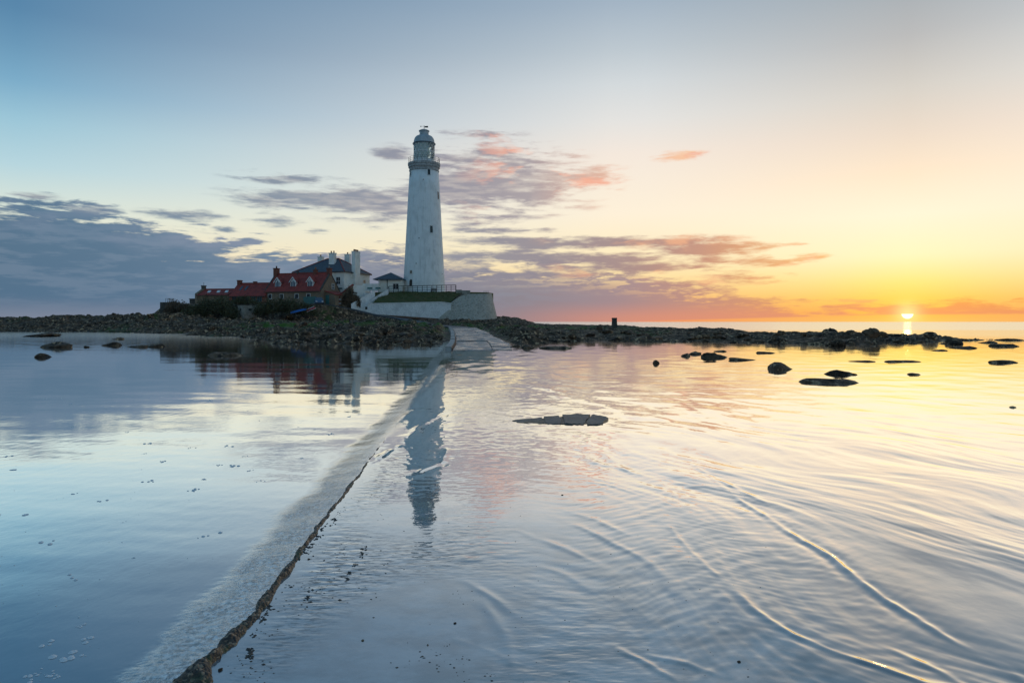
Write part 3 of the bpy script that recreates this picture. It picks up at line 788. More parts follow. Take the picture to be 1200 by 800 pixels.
# exposed broken slab
pcs = [[(598, 492.3), (616, 490.6), (635, 489.8), (638, 496.8), (622, 496.9), (606, 495.2)], [(637, 489.4), (646, 488.6), (656, 488.2), (659, 496.4), (650, 496.9), (640, 497.0)],
       [(657.5, 487.2), (672, 486.6), (692, 487.3), (689, 491), (684.5, 497.6), (672, 497.1), (660.5, 496.7)], [(693.5, 487.4), (705, 488.6), (713, 490.8), (709, 494), (706, 498.2), (694, 497.8), (686.5, 497.9), (690, 491.5)]]
for k, pc in enumerate(pcs):
    pts = [(*G(u, v), 0) for u, v in pc]
    pts2 = []
    for i in range(len(pts)):
        a, b_ = Vector(pts[i]), Vector(pts[(i + 1) % len(pts)])
        for q_ in (0, .33, .66):
            p = a.lerp(b_, q_) + Vector((rng.uniform(-.018, .018), rng.uniform(-.045, .045), 0)); pts2.append((p.x, p.y, -.12))
    n_p = len(pts2); xc_ = sum(p[0] for p in pts2) / n_p; yc_ = sum(p[1] for p in pts2) / n_p
    pts2 = [(x + math.copysign(.014, xc_ - x), y + math.copysign(.006, yc_ - y), z) for x, y, z in pts2]
    yc = sum(p[1] for p in pts2) / n_p
    tops_ = [(x, y, .011 + .005 * k - .004 * (k == 0) + .020 * (y - yc) + rng.uniform(-.006, .006)) for x, y, _ in pts2]
    MB().add(pts2 + tops_, [tuple(range(n_p - 1, -1, -1)), tuple(range(n_p, 2 * n_p))] + [(i, (i + 1) % n_p, n_p + (i + 1) % n_p, n_p + i) for i in range(n_p)]).build('broken_slab', 'slab_dark', cwo)

bedp = [(*G(u, v), -.1) for u, v in ((607, 492), (636, 490.2), (660, 488.2), (690, 488.2), (708, 491), (702, 496.6), (684, 496.6), (640, 496.2), (615, 495.5))]
MB().prism(bedp, (0, 0, .1045)).build('slab_bed', 'barnacle_crust', cwo)
# road ribbon on the island
rb = MB(); pv = [Vector(p) for p in path_pts]; dense = []
for a, b_ in zip(pv[:-1], pv[1:]):
    for q_ in np.linspace(0, 1, 6)[:-1]: dense.append(a.lerp(b_, q_))
dense.append(pv[-1])
vs_, fs_ = [], []
for i, p in enumerate(dense):
    d = (dense[min(i + 1, len(dense) - 1)] - dense[max(i - 1, 0)]); n_ = Vector((-d.y, d.x, 0)).normalized() * 1.5
    vs_ += [p + n_ - Vector((0, 0, .5)), p + n_, p - n_, p - n_ - Vector((0, 0, .5))]
    if i:
        o = 4 * (i - 1)
        for e in range(3): fs_.append((o + e, o + e + 1, o + e + 5, o + e + 4))
rb.add(vs_, fs_)
tag(rb.build('road', 'tarmac'), kind='structure')

# ------------------------------------------------------------------ building helpers (local frame: x along front, y back, z up)
def window(parent, x, z, wd, ht, y=0.0, frame='white_paint', glass='dark_glass', bars=True, axis='y', out=-1, name='window'):
    """a window on the front (axis y) or on an end wall (axis x, out = +1 faces +x)"""
    def bx(mb_, a0, a1, z0, z1, d0, d1):
        if axis == 'y': mb_.box(a0, a1, y + out * d1 if out < 0 else y + d0, y + out * d0 if out < 0 else y + d1, z0, z1)
        else: mb_.box(y + (d0 if out > 0 else -d1), y + (d1 if out > 0 else -d0), a0, a1, z0, z1)
    g_ = MB(); bx(g_, x - wd / 2, x + wd / 2, z, z + ht, .005, .03)
    wo_ = g_.build(name, glass, parent)
    if frame:
        f_ = MB(); t_ = .07
        bx(f_, x - wd / 2 - t_, x - wd / 2, z - t_, z + ht + t_, .004, .07); bx(f_, x + wd / 2, x + wd / 2 + t_, z - t_, z + ht + t_, .004, .07)
        bx(f_, x - wd / 2, x + wd / 2, z + ht, z + ht + t_, .004, .07); bx(f_, x - wd / 2, x + wd / 2, z - t_, z, .004, .10)
        if bars:
            bx(f_, x - .03, x + .03, z, z + ht, .031, .06); bx(f_, x - wd / 2, x - .03, z + ht * .5 - .03, z + ht * .5 + .03, .031, .06); bx(f_, x + .03, x + wd / 2, z + ht * .5 - .03, z + ht * .5 + .03, .031, .06)
        f_.build('frame', frame, wo_)
    return wo_
def chimney(parent, x, y, z0, z1, wx, wy, mat, pots=1, potmat='clay_pot', name='chimney', band=True):
    c_ = MB().box(x - wx / 2, x + wx / 2, y - wy / 2, y + wy / 2, z0, z1 - (.16 if band else 0))
    if band: c_.box(x - wx / 2 - .08, x + wx / 2 + .08, y - wy / 2 - .08, y + wy / 2 + .08, z1 - .159, z1)
    o = c_.build(name, mat, parent)
    for k in range(pots):
        px = x + (k - (pots - 1) / 2) * wx / max(pots, 1)
        MB().lathe([(.15, z1 + .002), (.13, z1 + .35), (.17, z1 + .37), (.17, z1 + .46), (.10, z1 + .465)], 10, (px, y)).build('chimney_pot', potmat, o, True)
    return o
def gable_body(parent, L, W, eave, ridge, wmat, rmat, over=.25, thick=.14, end=0.0):
    mb_ = MB().prism([(0, 0, -1.0), (0, W, -1.0), (0, W, eave), (0, W / 2, ridge), (0, 0, eave)], (L, 0, 0))
    wl = mb_.build('wall', wmat, parent)
    s_ = (ridge - eave) / (W / 2)
    r_ = MB()
    for sgn in (0, 1):
        def yy(v): return v if sgn == 0 else W - v
        p = [(-end, yy(-over), eave - over * s_ + .02), (L + end, yy(-over), eave - over * s_ + .02), (L + end, yy(W / 2), ridge + .02), (-end, yy(W / 2), ridge + .02)]
        r_.hexa([p[0], p[1], p[2], p[3]] + [(a, b_, c_ + thick) for a, b_, c_ in p])
    ro = r_.build('roof', rmat, parent)
    MB().tube((-end, W / 2, ridge + thick + .04), (L + end, W / 2, ridge + thick + .04), .13, 8).build('ridge_tiles', 'ridge_tile', ro)
    g_ = MB().box(-end, L + end, -over - .12, -over - .01, eave - over * s_ - .06, eave - over * s_ + .06)
    g_.build('gutter', 'iron', parent)
    return wl, ro

# ------------------------------------------------------------------ lighthouse
LX, LY, LZ = -19.95, 155.0, 8.1
K = LY / F
def vz(v): return H + (HY - v) * K - LZ
lh = empty('lighthouse', (LX, LY, LZ))
tag(lh, 'tall tapering white lighthouse with gallery and domed lantern on the walled terrace', 'lighthouse')
prof = [(4.86, -.3), (4.86, .35), (4.72, .45)]
for v_, rp in ((335, 24.3), (315, 23.1), (290, 21.75), (265, 20.4), (240, 19.15), (220, 18.0), (202, 16.9)):
    prof.append((rp * K, vz(v_)))
def tower_r(z):
    return float(np.interp(z, [p[1] for p in prof[2:]], [p[0] for p in prof[2:]]))
MB().lathe(prof, 64).build('tower', 'white_render', lh, True)
gal = MB().lathe([(16.9 * K, vz(202)), (17.5 * K, vz(201.4)), (17.5 * K, vz(200.4)), (17.0 * K, vz(200)), (17.2 * K, vz(198.4)), (18.3 * K, vz(197.2)), (18.3 * K, vz(195.4)), (18.9 * K, vz(194.6)), (18.9 * K, vz(192.2)), (12.0 * K, vz(192.0))], 56).build('gallery', 'cornice_grey', lh)
for k in range(20):
    a = 2 * math.pi * k / 20; x, y = 18.1 * K * math.cos(a), 18.1 * K * math.sin(a)
    MB().tube((x, y, vz(192.1)), (x, y, vz(185.6)), .035, 6).build('railing_post', 'iron', gal)
for zz in (vz(186), vz(188.2), vz(190.2)):
    n = 48; rail = MB()
    for k in range(n):
        a, b_ = 2 * math.pi * k / n, 2 * math.pi * (k + 1) / n
        rail.tube((18.1 * K * math.cos(a), 18.1 * K * math.sin(a), zz), (18.1 * K * math.cos(b_), 18.1 * K * math.sin(b_), zz), .022, 5)
    rail.build('gallery_rail', 'iron', gal)
lan = MB().lathe([(12.1 * K, vz(192)), (12.1 * K, vz(188.4)), (12.3 * K, vz(188.2)), (12.3 * K, vz(187.6)), (11.9 * K, vz(187.5))], 40).build('lantern_wall', 'white_paint', lh)
MB().lathe([(11.9 * K, vz(187.5)), (11.9 * K, vz(169.5))], 40, cap=False).build('lantern_glazing', 'lantern_glass', lh)
# diamond astragals
z0_, z1_, nb = vz(187.5), vz(169.5), 16
for d_ in (1, -1):
    for k in range(nb):
        bar = MB(); prev = None
        for q_ in np.linspace(0, 1, 9):
            a = 2 * math.pi * k / nb + d_ * q_ * 2 * math.pi / nb * 2
            p = (12.05 * K * math.cos(a), 12.05 * K * math.sin(a), z0_ + (z1_ - z0_) * q_)
            if prev: bar.tube(prev, p, .05, 5)
            prev = p
        bar.build('glazing_bar', 'white_paint', lh)
MB().lathe([(12.2 * K, vz(179.2)), (12.2 * K, vz(178.4)), (11.95 * K, vz(178.4)), (11.95 * K, vz(179.2)), (12.2 * K, vz(179.2))], 40, cap=False).build('glazing_ring', 'white_paint', lh)
# blinds drawn behind most of the landward panes
MB().lathe([(10.9 * K, vz(187.4)), (10.9 * K, vz(169.6))], 40, a0=R(150), a1=R(302), cap=False).build('lantern_blind', 'white_paint', lh)
MB().lathe([(.5, vz(188)), (.5, vz(185.5)), (1.05, vz(184)), (1.3, vz(178.5)), (1.05, vz(173)), (.5, vz(171.5))], 20).build('lens', 'lens_glass', lh, True)
dome = [(13.2 * K, vz(169.6)), (13.3 * K, vz(168.6)), (12.4 * K, vz(168.0))] + [((5.9 + 6.3 * math.cos(R(a)) ** .8) * K, vz(168.0 - 8.6 * math.sin(R(a)))) for a in (8, 20, 32, 44, 56, 68, 78, 86)]
dm = MB().lathe(dome, 40).build('dome', 'roof_lead', lh, True)
MB().lathe([(5.8 * K, vz(159.6)), (5.8 * K, vz(158.4)), (5.3 * K, vz(158)), (5.3 * K, vz(154.6)), (6.2 * K, vz(154.2)), (6.2 * K, vz(153.5)), (4.0 * K, vz(152.4)), (.6 * K, vz(151.4))], 28).build('ventilator', 'roof_lead', dm)
MB().lathe([(13.35 * K, vz(169.3)), (13.5 * K, vz(169.0)), (13.35 * K, vz(168.5))], 40, cap=False).build('gutter_ring', 'iron', dm)
vn = MB().tube((0, 0, vz(151.6)), (0, 0, vz(147.2)), .06, 6).build('vane_pole', 'iron', dm)
MB().prism([(.1, 0, vz(148.0)), (.9, -.1, vz(147.8)), (.9, -.1, vz(149.9)), (.1, 0, vz(149.6))], (0, .05, 0)).build('vane_tail', 'iron', vn)
MB().tube((-.75, 0, vz(148.2)), (0, 0, vz(148.2)), .03, 5).lathe([(.02, vz(148.8)), (.14, vz(148.5)), (.14, vz(148.0)), (.02, vz(147.7))], 8, (-.75, 0)).build('vane_arrow', 'iron', vn)
# tower openings: reveal, glass, sill, following the wall
def tower_open(u, v, wp, hp, kind='window', arch=False):
    z = vz(v); r = tower_r(z)
    s_ = max(-.985, min(.985, (u - 497.1) * K / r)); a = math.asin(s_)
    e = empty_local = None
    wd, ht = wp * K, hp * K
    rot = Matrix.Rotation(a, 4, 'Z')
    def loc(x, d, zz):     # d outwards
        rr = tower_r(zz) + d
        p = rot @ Vector((x, -rr, zz)); return p
    z0, z1 = z - ht / 2, z + ht / 2
    def block(x0, x1, za, zb, d0, d1):
        return [loc(x0, d1, za), loc(x1, d1, za), loc(x1, d0, za), loc(x0, d0, za), loc(x0, d1, zb), loc(x1, d1, zb), loc(x1, d0, zb), loc(x0, d0, zb)]
    g_ = MB().hexa(block(-wd / 2, wd / 2, z0, z1, -.25, .02))
    if arch:
        n = 8; pts = [(wd / 2 * math.cos(math.pi * i / n), z1 + wd / 2 * math.sin(math.pi * i / n)) for i in range(n + 1)]
        g_.add([loc(x, .02, zz) for x, zz in pts] + [loc(0, .02, z1)], [(i, i + 1, n + 1) for i in range(n)])
    o = g_.build(kind, 'dark_wood' if kind == 'door' else 'dark_glass', lh)
    f_ = MB(); t_ = .10
    f_.hexa(block(-wd / 2 - t_, -wd / 2, z0 - t_, z1 + t_, -.1, .06)); f_.hexa(block(wd / 2, wd / 2 + t_, z0 - t_, z1 + t_, -.1, .06))
    f_.hexa(block(-wd / 2, wd / 2, z0 - t_, z0, -.1, .10))
    f_.build('frame', 'white_paint', o)
    if kind == 'window' and hp > 5:
        MB().hexa(block(-wd / 2, wd / 2, z - .04, z + .04, .022, .045)).hexa(block(-.03, .03, z0, z - .041, .022, .045)).build('glazing_bar', 'dark_wood', o)
for a in ((504.6, 205, 3.0, 6.2), (514.2, 230.5, 3.0, 8.5), (482.6, 205, 3.0, 6.5), (507.6, 271, 3.4, 7.8), (484.8, 320, 3.2, 3.8)):
    tower_open(*a)
tower_open(484.6, 333.6, 4.2, 6.0, 'door', True)
for (u, v) in ((494, 281.5), (491, 310.5), (519, 321.5), (498.5, 214)):
    tower_open(u, v, 1.0, 1.0, 'vent')

# ------------------------------------------------------------------ terrace, walls, bank, bastion
def PW(u, v, Y): return Vector(P(u, v, Y))
tr_ = MB()
top_poly = [(-30.5, 146.8), (-9.5, 146.8), (-5.4, 148.5), (-4.2, 153), (-5, 163), (-10, 168), (-30.5, 168)]
tr_.prism([(x, y, 1.5) for x, y in top_poly], (0, 0, LZ - 1.5))
tag(tr_.build('terrace', 'grass'), kind='structure')
# white painted retaining wall
rw = empty('retaining_wall', (-22, 141, 2.5))
tag(rw, 'long white painted retaining wall below the lighthouse grass bank', 'wall')
def child(mb_, name, mat, root, smooth=False):
    o = mb_.build(name, mat, None, smooth); o.parent = root
    o.matrix_parent_inverse = root.matrix_world.inverted() if root.parent is None and root.rotation_euler.z else Matrix.Translation(-Vector(root.location))
    return o
Yw = 141.0
front = [PW(414, 367.5, Yw), PW(514, 375.5, Yw), PW(528, 375.5, Yw), PW(528.5, 356.0, Yw), PW(517, 354.4, Yw), PW(437, 355.6, Yw), PW(431, 356.4, Yw)]
child(MB().prism(front, (0, .8, 0)), 'wall_face', 'painted_stone', rw)
cop = MB()
a, b_, c_ = PW(431, 356.2, Yw), PW(517, 354.3, Yw), PW(528.5, 355.8, Yw)
for p, q_ in ((a, b_), (b_, c_)):
    cop.hexa([p + Vector((0, -.12, 0)), q_ + Vector((0, -.12, 0)), q_ + Vector((0, .9, 0)), p + Vector((0, .9, 0)), p + Vector((0, -.12, .16)), q_ + Vector((0, -.12, .16)), q_ + Vector((0, .9, .16)), p + Vector((0, .9, .16))])
child(cop, 'coping', 'white_paint', rw)
child(MB().hexa([PW(416, 368.0, Yw) + Vector((0, -.10, 0)), PW(514, 375.6, Yw) + Vector((0, -.10, 0)), PW(514, 375.6, Yw) + Vector((0, -.01, 0)), PW(416, 368, Yw) + Vector((0, -.01, 0)),
                 PW(416, 366.4, Yw) + Vector((0, -.10, 0)), PW(514, 373.2, Yw) + Vector((0, -.10, 0)), PW(514, 373.2, Yw) + Vector((0, -.01, 0)), PW(416, 366.4, Yw) + Vector((0, -.01, 0))]), 'plinth', 'rust_stone', rw)
child(MB().box(PW(428, 0, Yw).x, PW(430.5, 0, Yw).x, Yw - .06, Yw - .004, PW(0, 362.6, Yw).z, PW(0, 359.4, Yw).z), 'wall_hatch', 'dark_wood', rw)
# stair with two sloping white parapets
stt = empty('stair', (-28.5, 141.5, 3.4)); tag(stt, 'outdoor stair between two sloping white parapet walls beside the retaining wall', 'stair')
def para(p0, p1, h0, h1, dy, name, mat='painted_stone', root=stt):
    mbp = MB().hexa([p0, p1, p1 + Vector((0, dy, 0)), p0 + Vector((0, dy, 0)), p0 + Vector((0, 0, h0)), p1 + Vector((0, 0, h1)), p1 + Vector((0, dy, h1)), p0 + Vector((0, dy, h0))])
    return child(mbp, name, mat, root)
para(PW(411.5, 366.8, 139.6), PW(439, 347.5, 143.6), 1.9, 1.35, .45, 'parapet')
para(PW(418, 366.8, 140.6), PW(455, 345, 145.2), 1.0, 1.2, .45, 'parapet')
n = 16
for k in range(n):
    q_ = k / n
    p = PW(414.5, 367.2, 141.9).lerp(PW(441, 347.5, 147), q_)
    child(MB().box(p.x - .4, p.x + 1.9, p.y - .3, p.y + .6, p.z - 1.0, p.z), 'step', 'concrete_old', stt)
para(PW(425, 341, 147.6), PW(443, 341, 147.6), 1.6, 1.6, .4, 'upper_wall', 'cream_render')
para(PW(424, 366, 147.2), PW(456, 366, 147.2), 4.2, 4.2, .35, 'upper_wall')
for u in (433.5, 443):
    p = PW(u, 337.6, 146.5); child(MB().box(p.x - .55, p.x + .55, p.y - .05, p.y, p.z - .18, p.z + .18), 'green_board', 'teal_paint', stt)
    child(MB().tube((p.x, p.y + .03, p.z - 1.5), (p.x, p.y + .03, p.z), .04, 5), 'board_post', 'teal_paint', stt)
# grass bank between wall and terrace
nu, nvv = 70, 16
bx_ = np.zeros((nvv, nu)); by_ = bx_.copy(); bz_ = bx_.copy()
for j in range(nvv):
    t_ = j / (nvv - 1)
    for i in range(nu):
        s_ = i / (nu - 1)
        a = PW(436.5 + s_ * (526 - 436.5), 355.2, Yw + .7); c_ = PW(455 + s_ * (545 - 455), 341.6, 147.2)
        p = a.lerp(c_, t_)
        bx_[j, i], by_[j, i], bz_[j, i] = p
        bz_[j, i] += .25 * math.sin(t_ * math.pi)
bz_ += fbm(bx_ * .7, by_ * .9, 4, 401) * .16
bk = grid_mesh('grass_bank', bx_, by_, bz_, 'grass'); tag(bk, kind='structure')
bl = MB()
for k in range(5200):
    j = rng.uniform(0, nvv - 1.01); i = rng.uniform(0, nu - 1.01)
    ji, ii = int(j), int(i)
    p = Vector((bx_[ji, ii] + rng.uniform(-.2, .2), by_[ji, ii] + rng.uniform(-.2, .2), bz_[ji, ii] - .03))
    h_ = rng.uniform(.12, .38); a = rng.uniform(0, 6.28); w_ = .035
    d = Vector((math.cos(a) * w_, math.sin(a) * w_, 0)); ln = Vector((rng.uniform(-.15, .15), rng.uniform(-.15, .05), h_))
    bl.add([p - d, p + d, p + ln], [(0, 1, 2)])
tag(bl.build('bank_grass', 'blade'), 'rough grass growing on the bank below the lighthouse', 'grass', kind='stuff')
# stone bastion
ba = empty('stone_bastion', (-8, 145, 2.5)); tag(ba, 'rounded battered bastion of pale bare stone right of the white wall', 'wall')
bot = [PW(513, 375.5, 140.9), PW(522, 375.5, 140.3), PW(536, 375.5, 139.9), PW(552, 375, 140.0), PW(566, 374.5, 140.9), PW(576, 374, 142.6), PW(581.5, 373.5, 145.2), PW(583, 373.5, 149), PW(582, 373.5, 156)]
tp = [PW(513.5, 372.5, 141.05), PW(524, 359, 141.4), PW(537, 348.2, 142.0), PW(550, 344.6, 142.6), PW(561, 344.2, 143.4), PW(570, 344.0, 144.6), PW(574.5, 343.8, 146.6), PW(576, 343.8, 149.6), PW(575, 343.8, 156)]
vs_, fs_ = [], []
ns = 6
def smooth_pts(ps, m_=4):
    o = []
    for i in range(len(ps) - 1):
        p0, p1, p2, p3 = ps[max(i - 1, 0)], ps[i], ps[i + 1], ps[min(i + 2, len(ps) - 1)]
        for k in range(m_):
            t_ = k / m_
            o.append(.5 * ((2 * p1) + (p2 - p0) * t_ + (2 * p0 - 5 * p1 + 4 * p2 - p3) * t_ ** 2 + (-p0 + 3 * p1 - 3 * p2 + p3) * t_ ** 3))
    o.append(ps[-1]); return o
B2, T3 = smooth_pts(bot), smooth_pts(tp)
for b0, t0 in zip(B2, T3):
    for j in range(ns + 1):
        p = b0.lerp(t0, j / ns); vs_.append(p + Vector((0, rng.uniform(-.05, .05), 0)))
for i in range(len(B2) - 1):
    for j in range(ns):
        a = i * (ns + 1) + j; fs_.append((a, a + ns + 1, a + ns + 2, a + 1))
child(MB().add(vs_, fs_), 'wall_face', 'pale_stone', ba)
tpi = [Vector((p.x * .93 - .6, p.y + 2.0, min(p.z, 7.5) + .0)) for p in T3]
vs_, fs_ = [], []
for a, b_ in zip(T3, tpi): vs_ += [a + Vector((0, 0, .0)), b_]
for i in range(len(T3) - 1): fs_.append((2 * i, 2 * i + 2, 2 * i + 3, 2 * i + 1))
child(MB().add(vs_, fs_), 'wall_top', 'pale_stone', ba)
vs_ = [p for p in tpi] + [Vector((-9, 150, 7.4)), Vector((-20, 150, 7.4))]
child(MB().add([tuple(p) for p in tpi] + [(-11.0, 158, 7.45)], [(i, i + 1, len(tpi)) for i in range(len(tpi) - 1)]), 'fill', 'concrete_old', ba)
lw = empty('parapet_wall', (-11, 149, 7.8)); tag(lw, 'low pale wall at the end of the timber fence above the bastion', 'wall')
for (u0, u1, v0, v1) in ((534.5, 541, 339.4, 345), (541.2, 551, 340.2, 345.5)):
    a, b_ = PW(u0, v1, 146.3), PW(u1, v0, 146.3)
    child(MB().box(a.x, b_.x, a.y, a.y + .6, a.z - 2.2, b_.z), 'wall_block', 'concrete_old', lw)
rl = MB(); a = PW(566, 344, 146.6)
for k in range(3):
    p = PW(567 + k * 2.6, 344.2, 146.8); rl.tube(p - Vector((0, 0, .3)), p + Vector((0, 0, .62)), .03, 5)
rl.tube(PW(567, 341.4, 146.8), PW(572.2, 341.4, 146.8), .03, 5)
fence2 = rl.build('guard_rail', 'iron'); tag(fence2, 'short thin metal guard rail on top of the stone bastion', 'railing')
# timber fence on the terrace edge
fe = empty('timber_fence', (-20, 146.9, 8.5)); tag(fe, 'dark timber post and rail fence along the terrace in front of the lighthouse', 'fence')
fa, fb = PW(455.5, 343.6, 146.2), PW(534.2, 342.0, 146.4)
npost = 15
for k in range(npost):
    p = fa.lerp(fb, k / (npost - 1)); th = .16 if k in (0, npost - 1) else .10
    child(MB().box(p.x - th / 2, p.x + th / 2, p.y - th / 2, p.y + th / 2, p.z - .8, p.z + 1.5), 'post', 'dark_wood', fe)
for hz, t_ in ((1.40, .07), (.95, .055), (.50, .055)):
    a, b_ = fa + Vector((0, -.10, hz)), fb + Vector((0, -.10, hz))
    child(MB().hexa([a, b_, b_ + Vector((0, .05, 0)), a + Vector((0, .05, 0)), a + Vector((0, 0, t_ * 2)), b_ + Vector((0, 0, t_ * 2)), b_ + Vector((0, .05, t_ * 2)), a + Vector((0, .05, t_ * 2))]), 'rail', 'dark_wood', fe)
# bench or box seen through the fence
p = PW(508, 341, 150)
bn_ = MB().box(p.x - .6, p.x + .6, 150, 150.4, LZ + .40, LZ + .48).box(p.x - .55, p.x - .45, 150.05, 150.35, LZ, LZ + .4).box(p.x + .45, p.x + .55, 150.05, 150.35, LZ, LZ + .4).box(p.x - .6, p.x + .6, 150.36, 150.42, LZ + .55, LZ + .9).box(p.x - .5, p.x - .42, 150.36, 150.41, LZ + .48, LZ + .55).box(p.x + .42, p.x + .5, 150.36, 150.41, LZ + .48, LZ + .55)
tag(bn_.build('bench', 'dark_wood'), 'small dark bench behind the fence at the lighthouse foot', 'bench')

# ------------------------------------------------------------------ small hut beside the tower
hp = PW(443.5, 342, 150.0)
hut = empty('hip_roofed_hut', (hp.x, hp.y, LZ), R(-4)); tag(hut, 'small white hut with pyramid slate roof left of the lighthouse', 'hut')
wl = PW(472, 0, 151).x - hp.x
eH = PW(0, 327.2, 150).z - LZ
MB().box(0, wl, 0, 5.2, -.5, eH).build('wall', 'cream_render', hut)
o_ = 1.0
MB().add([(-o_, -o_, eH), (wl + .3, -o_, eH), (wl + .3, 5.2 + o_, eH), (-o_, 5.2 + o_, eH), (wl * .42, 2.4, eH + 1.65), (-o_, -o_, eH - .14), (wl + .3, -o_, eH - .14), (wl + .3, 5.2 + o_, eH - .14), (-o_, 5.2 + o_, eH - .14)],
         [(0, 1, 4), (1, 2, 4), (2, 3, 4), (3, 0, 4), (0, 5, 6, 1), (1, 6, 7, 2), (2, 7, 8, 3), (3, 8, 5, 0), (8, 7, 6, 5)]).build('roof', 'slate', hut)
window(hut, wl - 1.3, .75, 1.2, 1.2)
MB().box(1.9, 2.05, -.06, -.004, 0, eH - .15).build('downpipe', 'dark_wood', hut)
MB().tube((.35, -.85, 0), (.35, -.85, eH - .14), .07, 8).build('roof_post', 'white_paint', hut)

# ------------------------------------------------------------------ keepers' house (white, hipped slate roof)
A18 = R(-18)
e_ = Vector((math.cos(A18), math.sin(A18), 0)); n_ = Vector((-math.sin(A18), math.cos(A18), 0))
C0 = Vector((*P(403, 0, 148)[:2], 5.25))
Lw, Ww = 12.6, 11.0
org = C0 - e_ * Lw
wh = empty('white_house', org, A18); tag(wh, 'large white house with hipped slate roof and white chimneys behind the cottage', 'house')
eZ = H + (HY - 318) / F * 148 - 5.25; aZ = H + (HY - 303) / F * 154.5 - 5.25
MB().box(0, Lw, 0, Ww, -1, eZ).build('wall', 'cream_render', wh)
MB().box(-.06, Lw + .06, -.06, Ww + .06, eZ - 3.0, eZ - 2.75).build('string_course', 'cream_render', wh)
ov = .35
rfp = [(-ov, -ov, eZ + .01), (Lw + ov, -ov, eZ + .01), (Lw + ov, Ww + ov, eZ + .01), (-ov, Ww + ov, eZ + .01), (4.9, Ww / 2, aZ), (7.9, Ww / 2, aZ)]
hr = MB().add(rfp + [(x, y, z - .16) for x, y, z in rfp[:4]], [(0, 1, 5, 4), (1, 2, 5), (2, 3, 4, 5), (3, 0, 4), (0, 6, 7, 1), (1, 7, 8, 2), (2, 8, 9, 3), (3, 9, 6, 0), (9, 8, 7, 6)]).build('roof', 'slate', wh)
for a, b_ in ((0, 4), (1, 5), (2, 5), (3, 4), (4, 5)):
    MB().tube(Vector(rfp[a]) + Vector((0, 0, .05)), Vector(rfp[b_]) + Vector((0, 0, .05)), .12, 7).build('hip_tiles', 'ridge_tile', hr)
MB().box(-ov - .1, Lw + ov + .1, -ov - .12, -ov - .01, eZ - .14, eZ + .02).box(Lw + ov + .01, Lw + ov + .12, -ov, Ww + ov, eZ - .14, eZ + .02).build('gutter', 'iron', wh)
zc = lambda v, Y: H + (HY - v) / F * Y - 5.25
chimney(wh, 1.2, 8.4, eZ - 1, zc(299.5, 157), 1.15, .8, 'cream_render', 1)
chimney(wh, 7.6, 3.4, eZ + .5, zc(295.5, 151), 1.35, .9, 'cream_render', 2)
chimney(wh, 8.0, 9.0, eZ + .4, zc(298, 158), 1.2, .8, 'cream_render', 1)
big = chimney(wh, Lw + .45, 4.2, -1, zc(294.5, 151.5), .9, 2.1, 'cream_render', 0)
for k in range(4): MB().lathe([(.17, zc(294.5, 151.5)), (.15, zc(294.5, 151.5) + .42), (.11, zc(294.5, 151.5) + .43)], 10, (Lw + .45, 3.45 + k * .5)).build('chimney_pot', 'clay_pot', big, True)
for (x, z, wd_, ht_) in ((11.2, 4.4, .95, 1.75), (8.0, 4.4, .95, 1.75), (4.2, 4.4, .95, 1.75), (1.4, 4.4, .95, 1.75)):
    window(wh, x, z, wd_, ht_)
window(wh, 8.6, 4.4, .9, 1.6, y=Lw, axis='x', out=1)
MB().box(11.0, 12.2, -.10, -.004, 3.55, 3.85).build('green_board', 'teal_paint', wh)
dr = MB().box(Lw + .004, Lw + .08, .6, 1.7, 0, 2.3).build('door', 'dark_wood', wh)
MB().prism([(Lw + .004, 1.15 + .55 * math.cos(math.pi * k / 8), 2.3 + .5 * math.sin(math.pi * k / 8)) for k in range(9)], (.07, 0, 0)).build('fanlight', 'dark_glass', dr)
# yard wall in front of the house's right side
yw = MB().hexa([PW(403, 352, 144.5), PW(428, 352, 147.5), PW(428, 352, 147.9), PW(403, 352, 144.9), PW(403, 334.2, 144.5), PW(428, 334.0, 147.5), PW(428, 334.0, 147.9), PW(403, 334.2, 144.9)])
tag(yw.build('yard_wall', 'cream_render'), 'plain pale yard wall between the white house and the stair', 'wall')

# ------------------------------------------------------------------ stone cottage with three dormers
cx0 = Vector((*P(376, 0, 138)[:2], 5.2)) - e_ * 13.5
ct = empty('stone_cottage', cx0, A18); tag(ct, 'stone cottage with red pantile roof and three white dormers', 'cottage')
Lc, Wc, ec, rc = 13.5, 7.0, 2.9, 6.5
gable_body(ct, Lc, Wc, ec, rc, 'stone_wall', 'pantile')
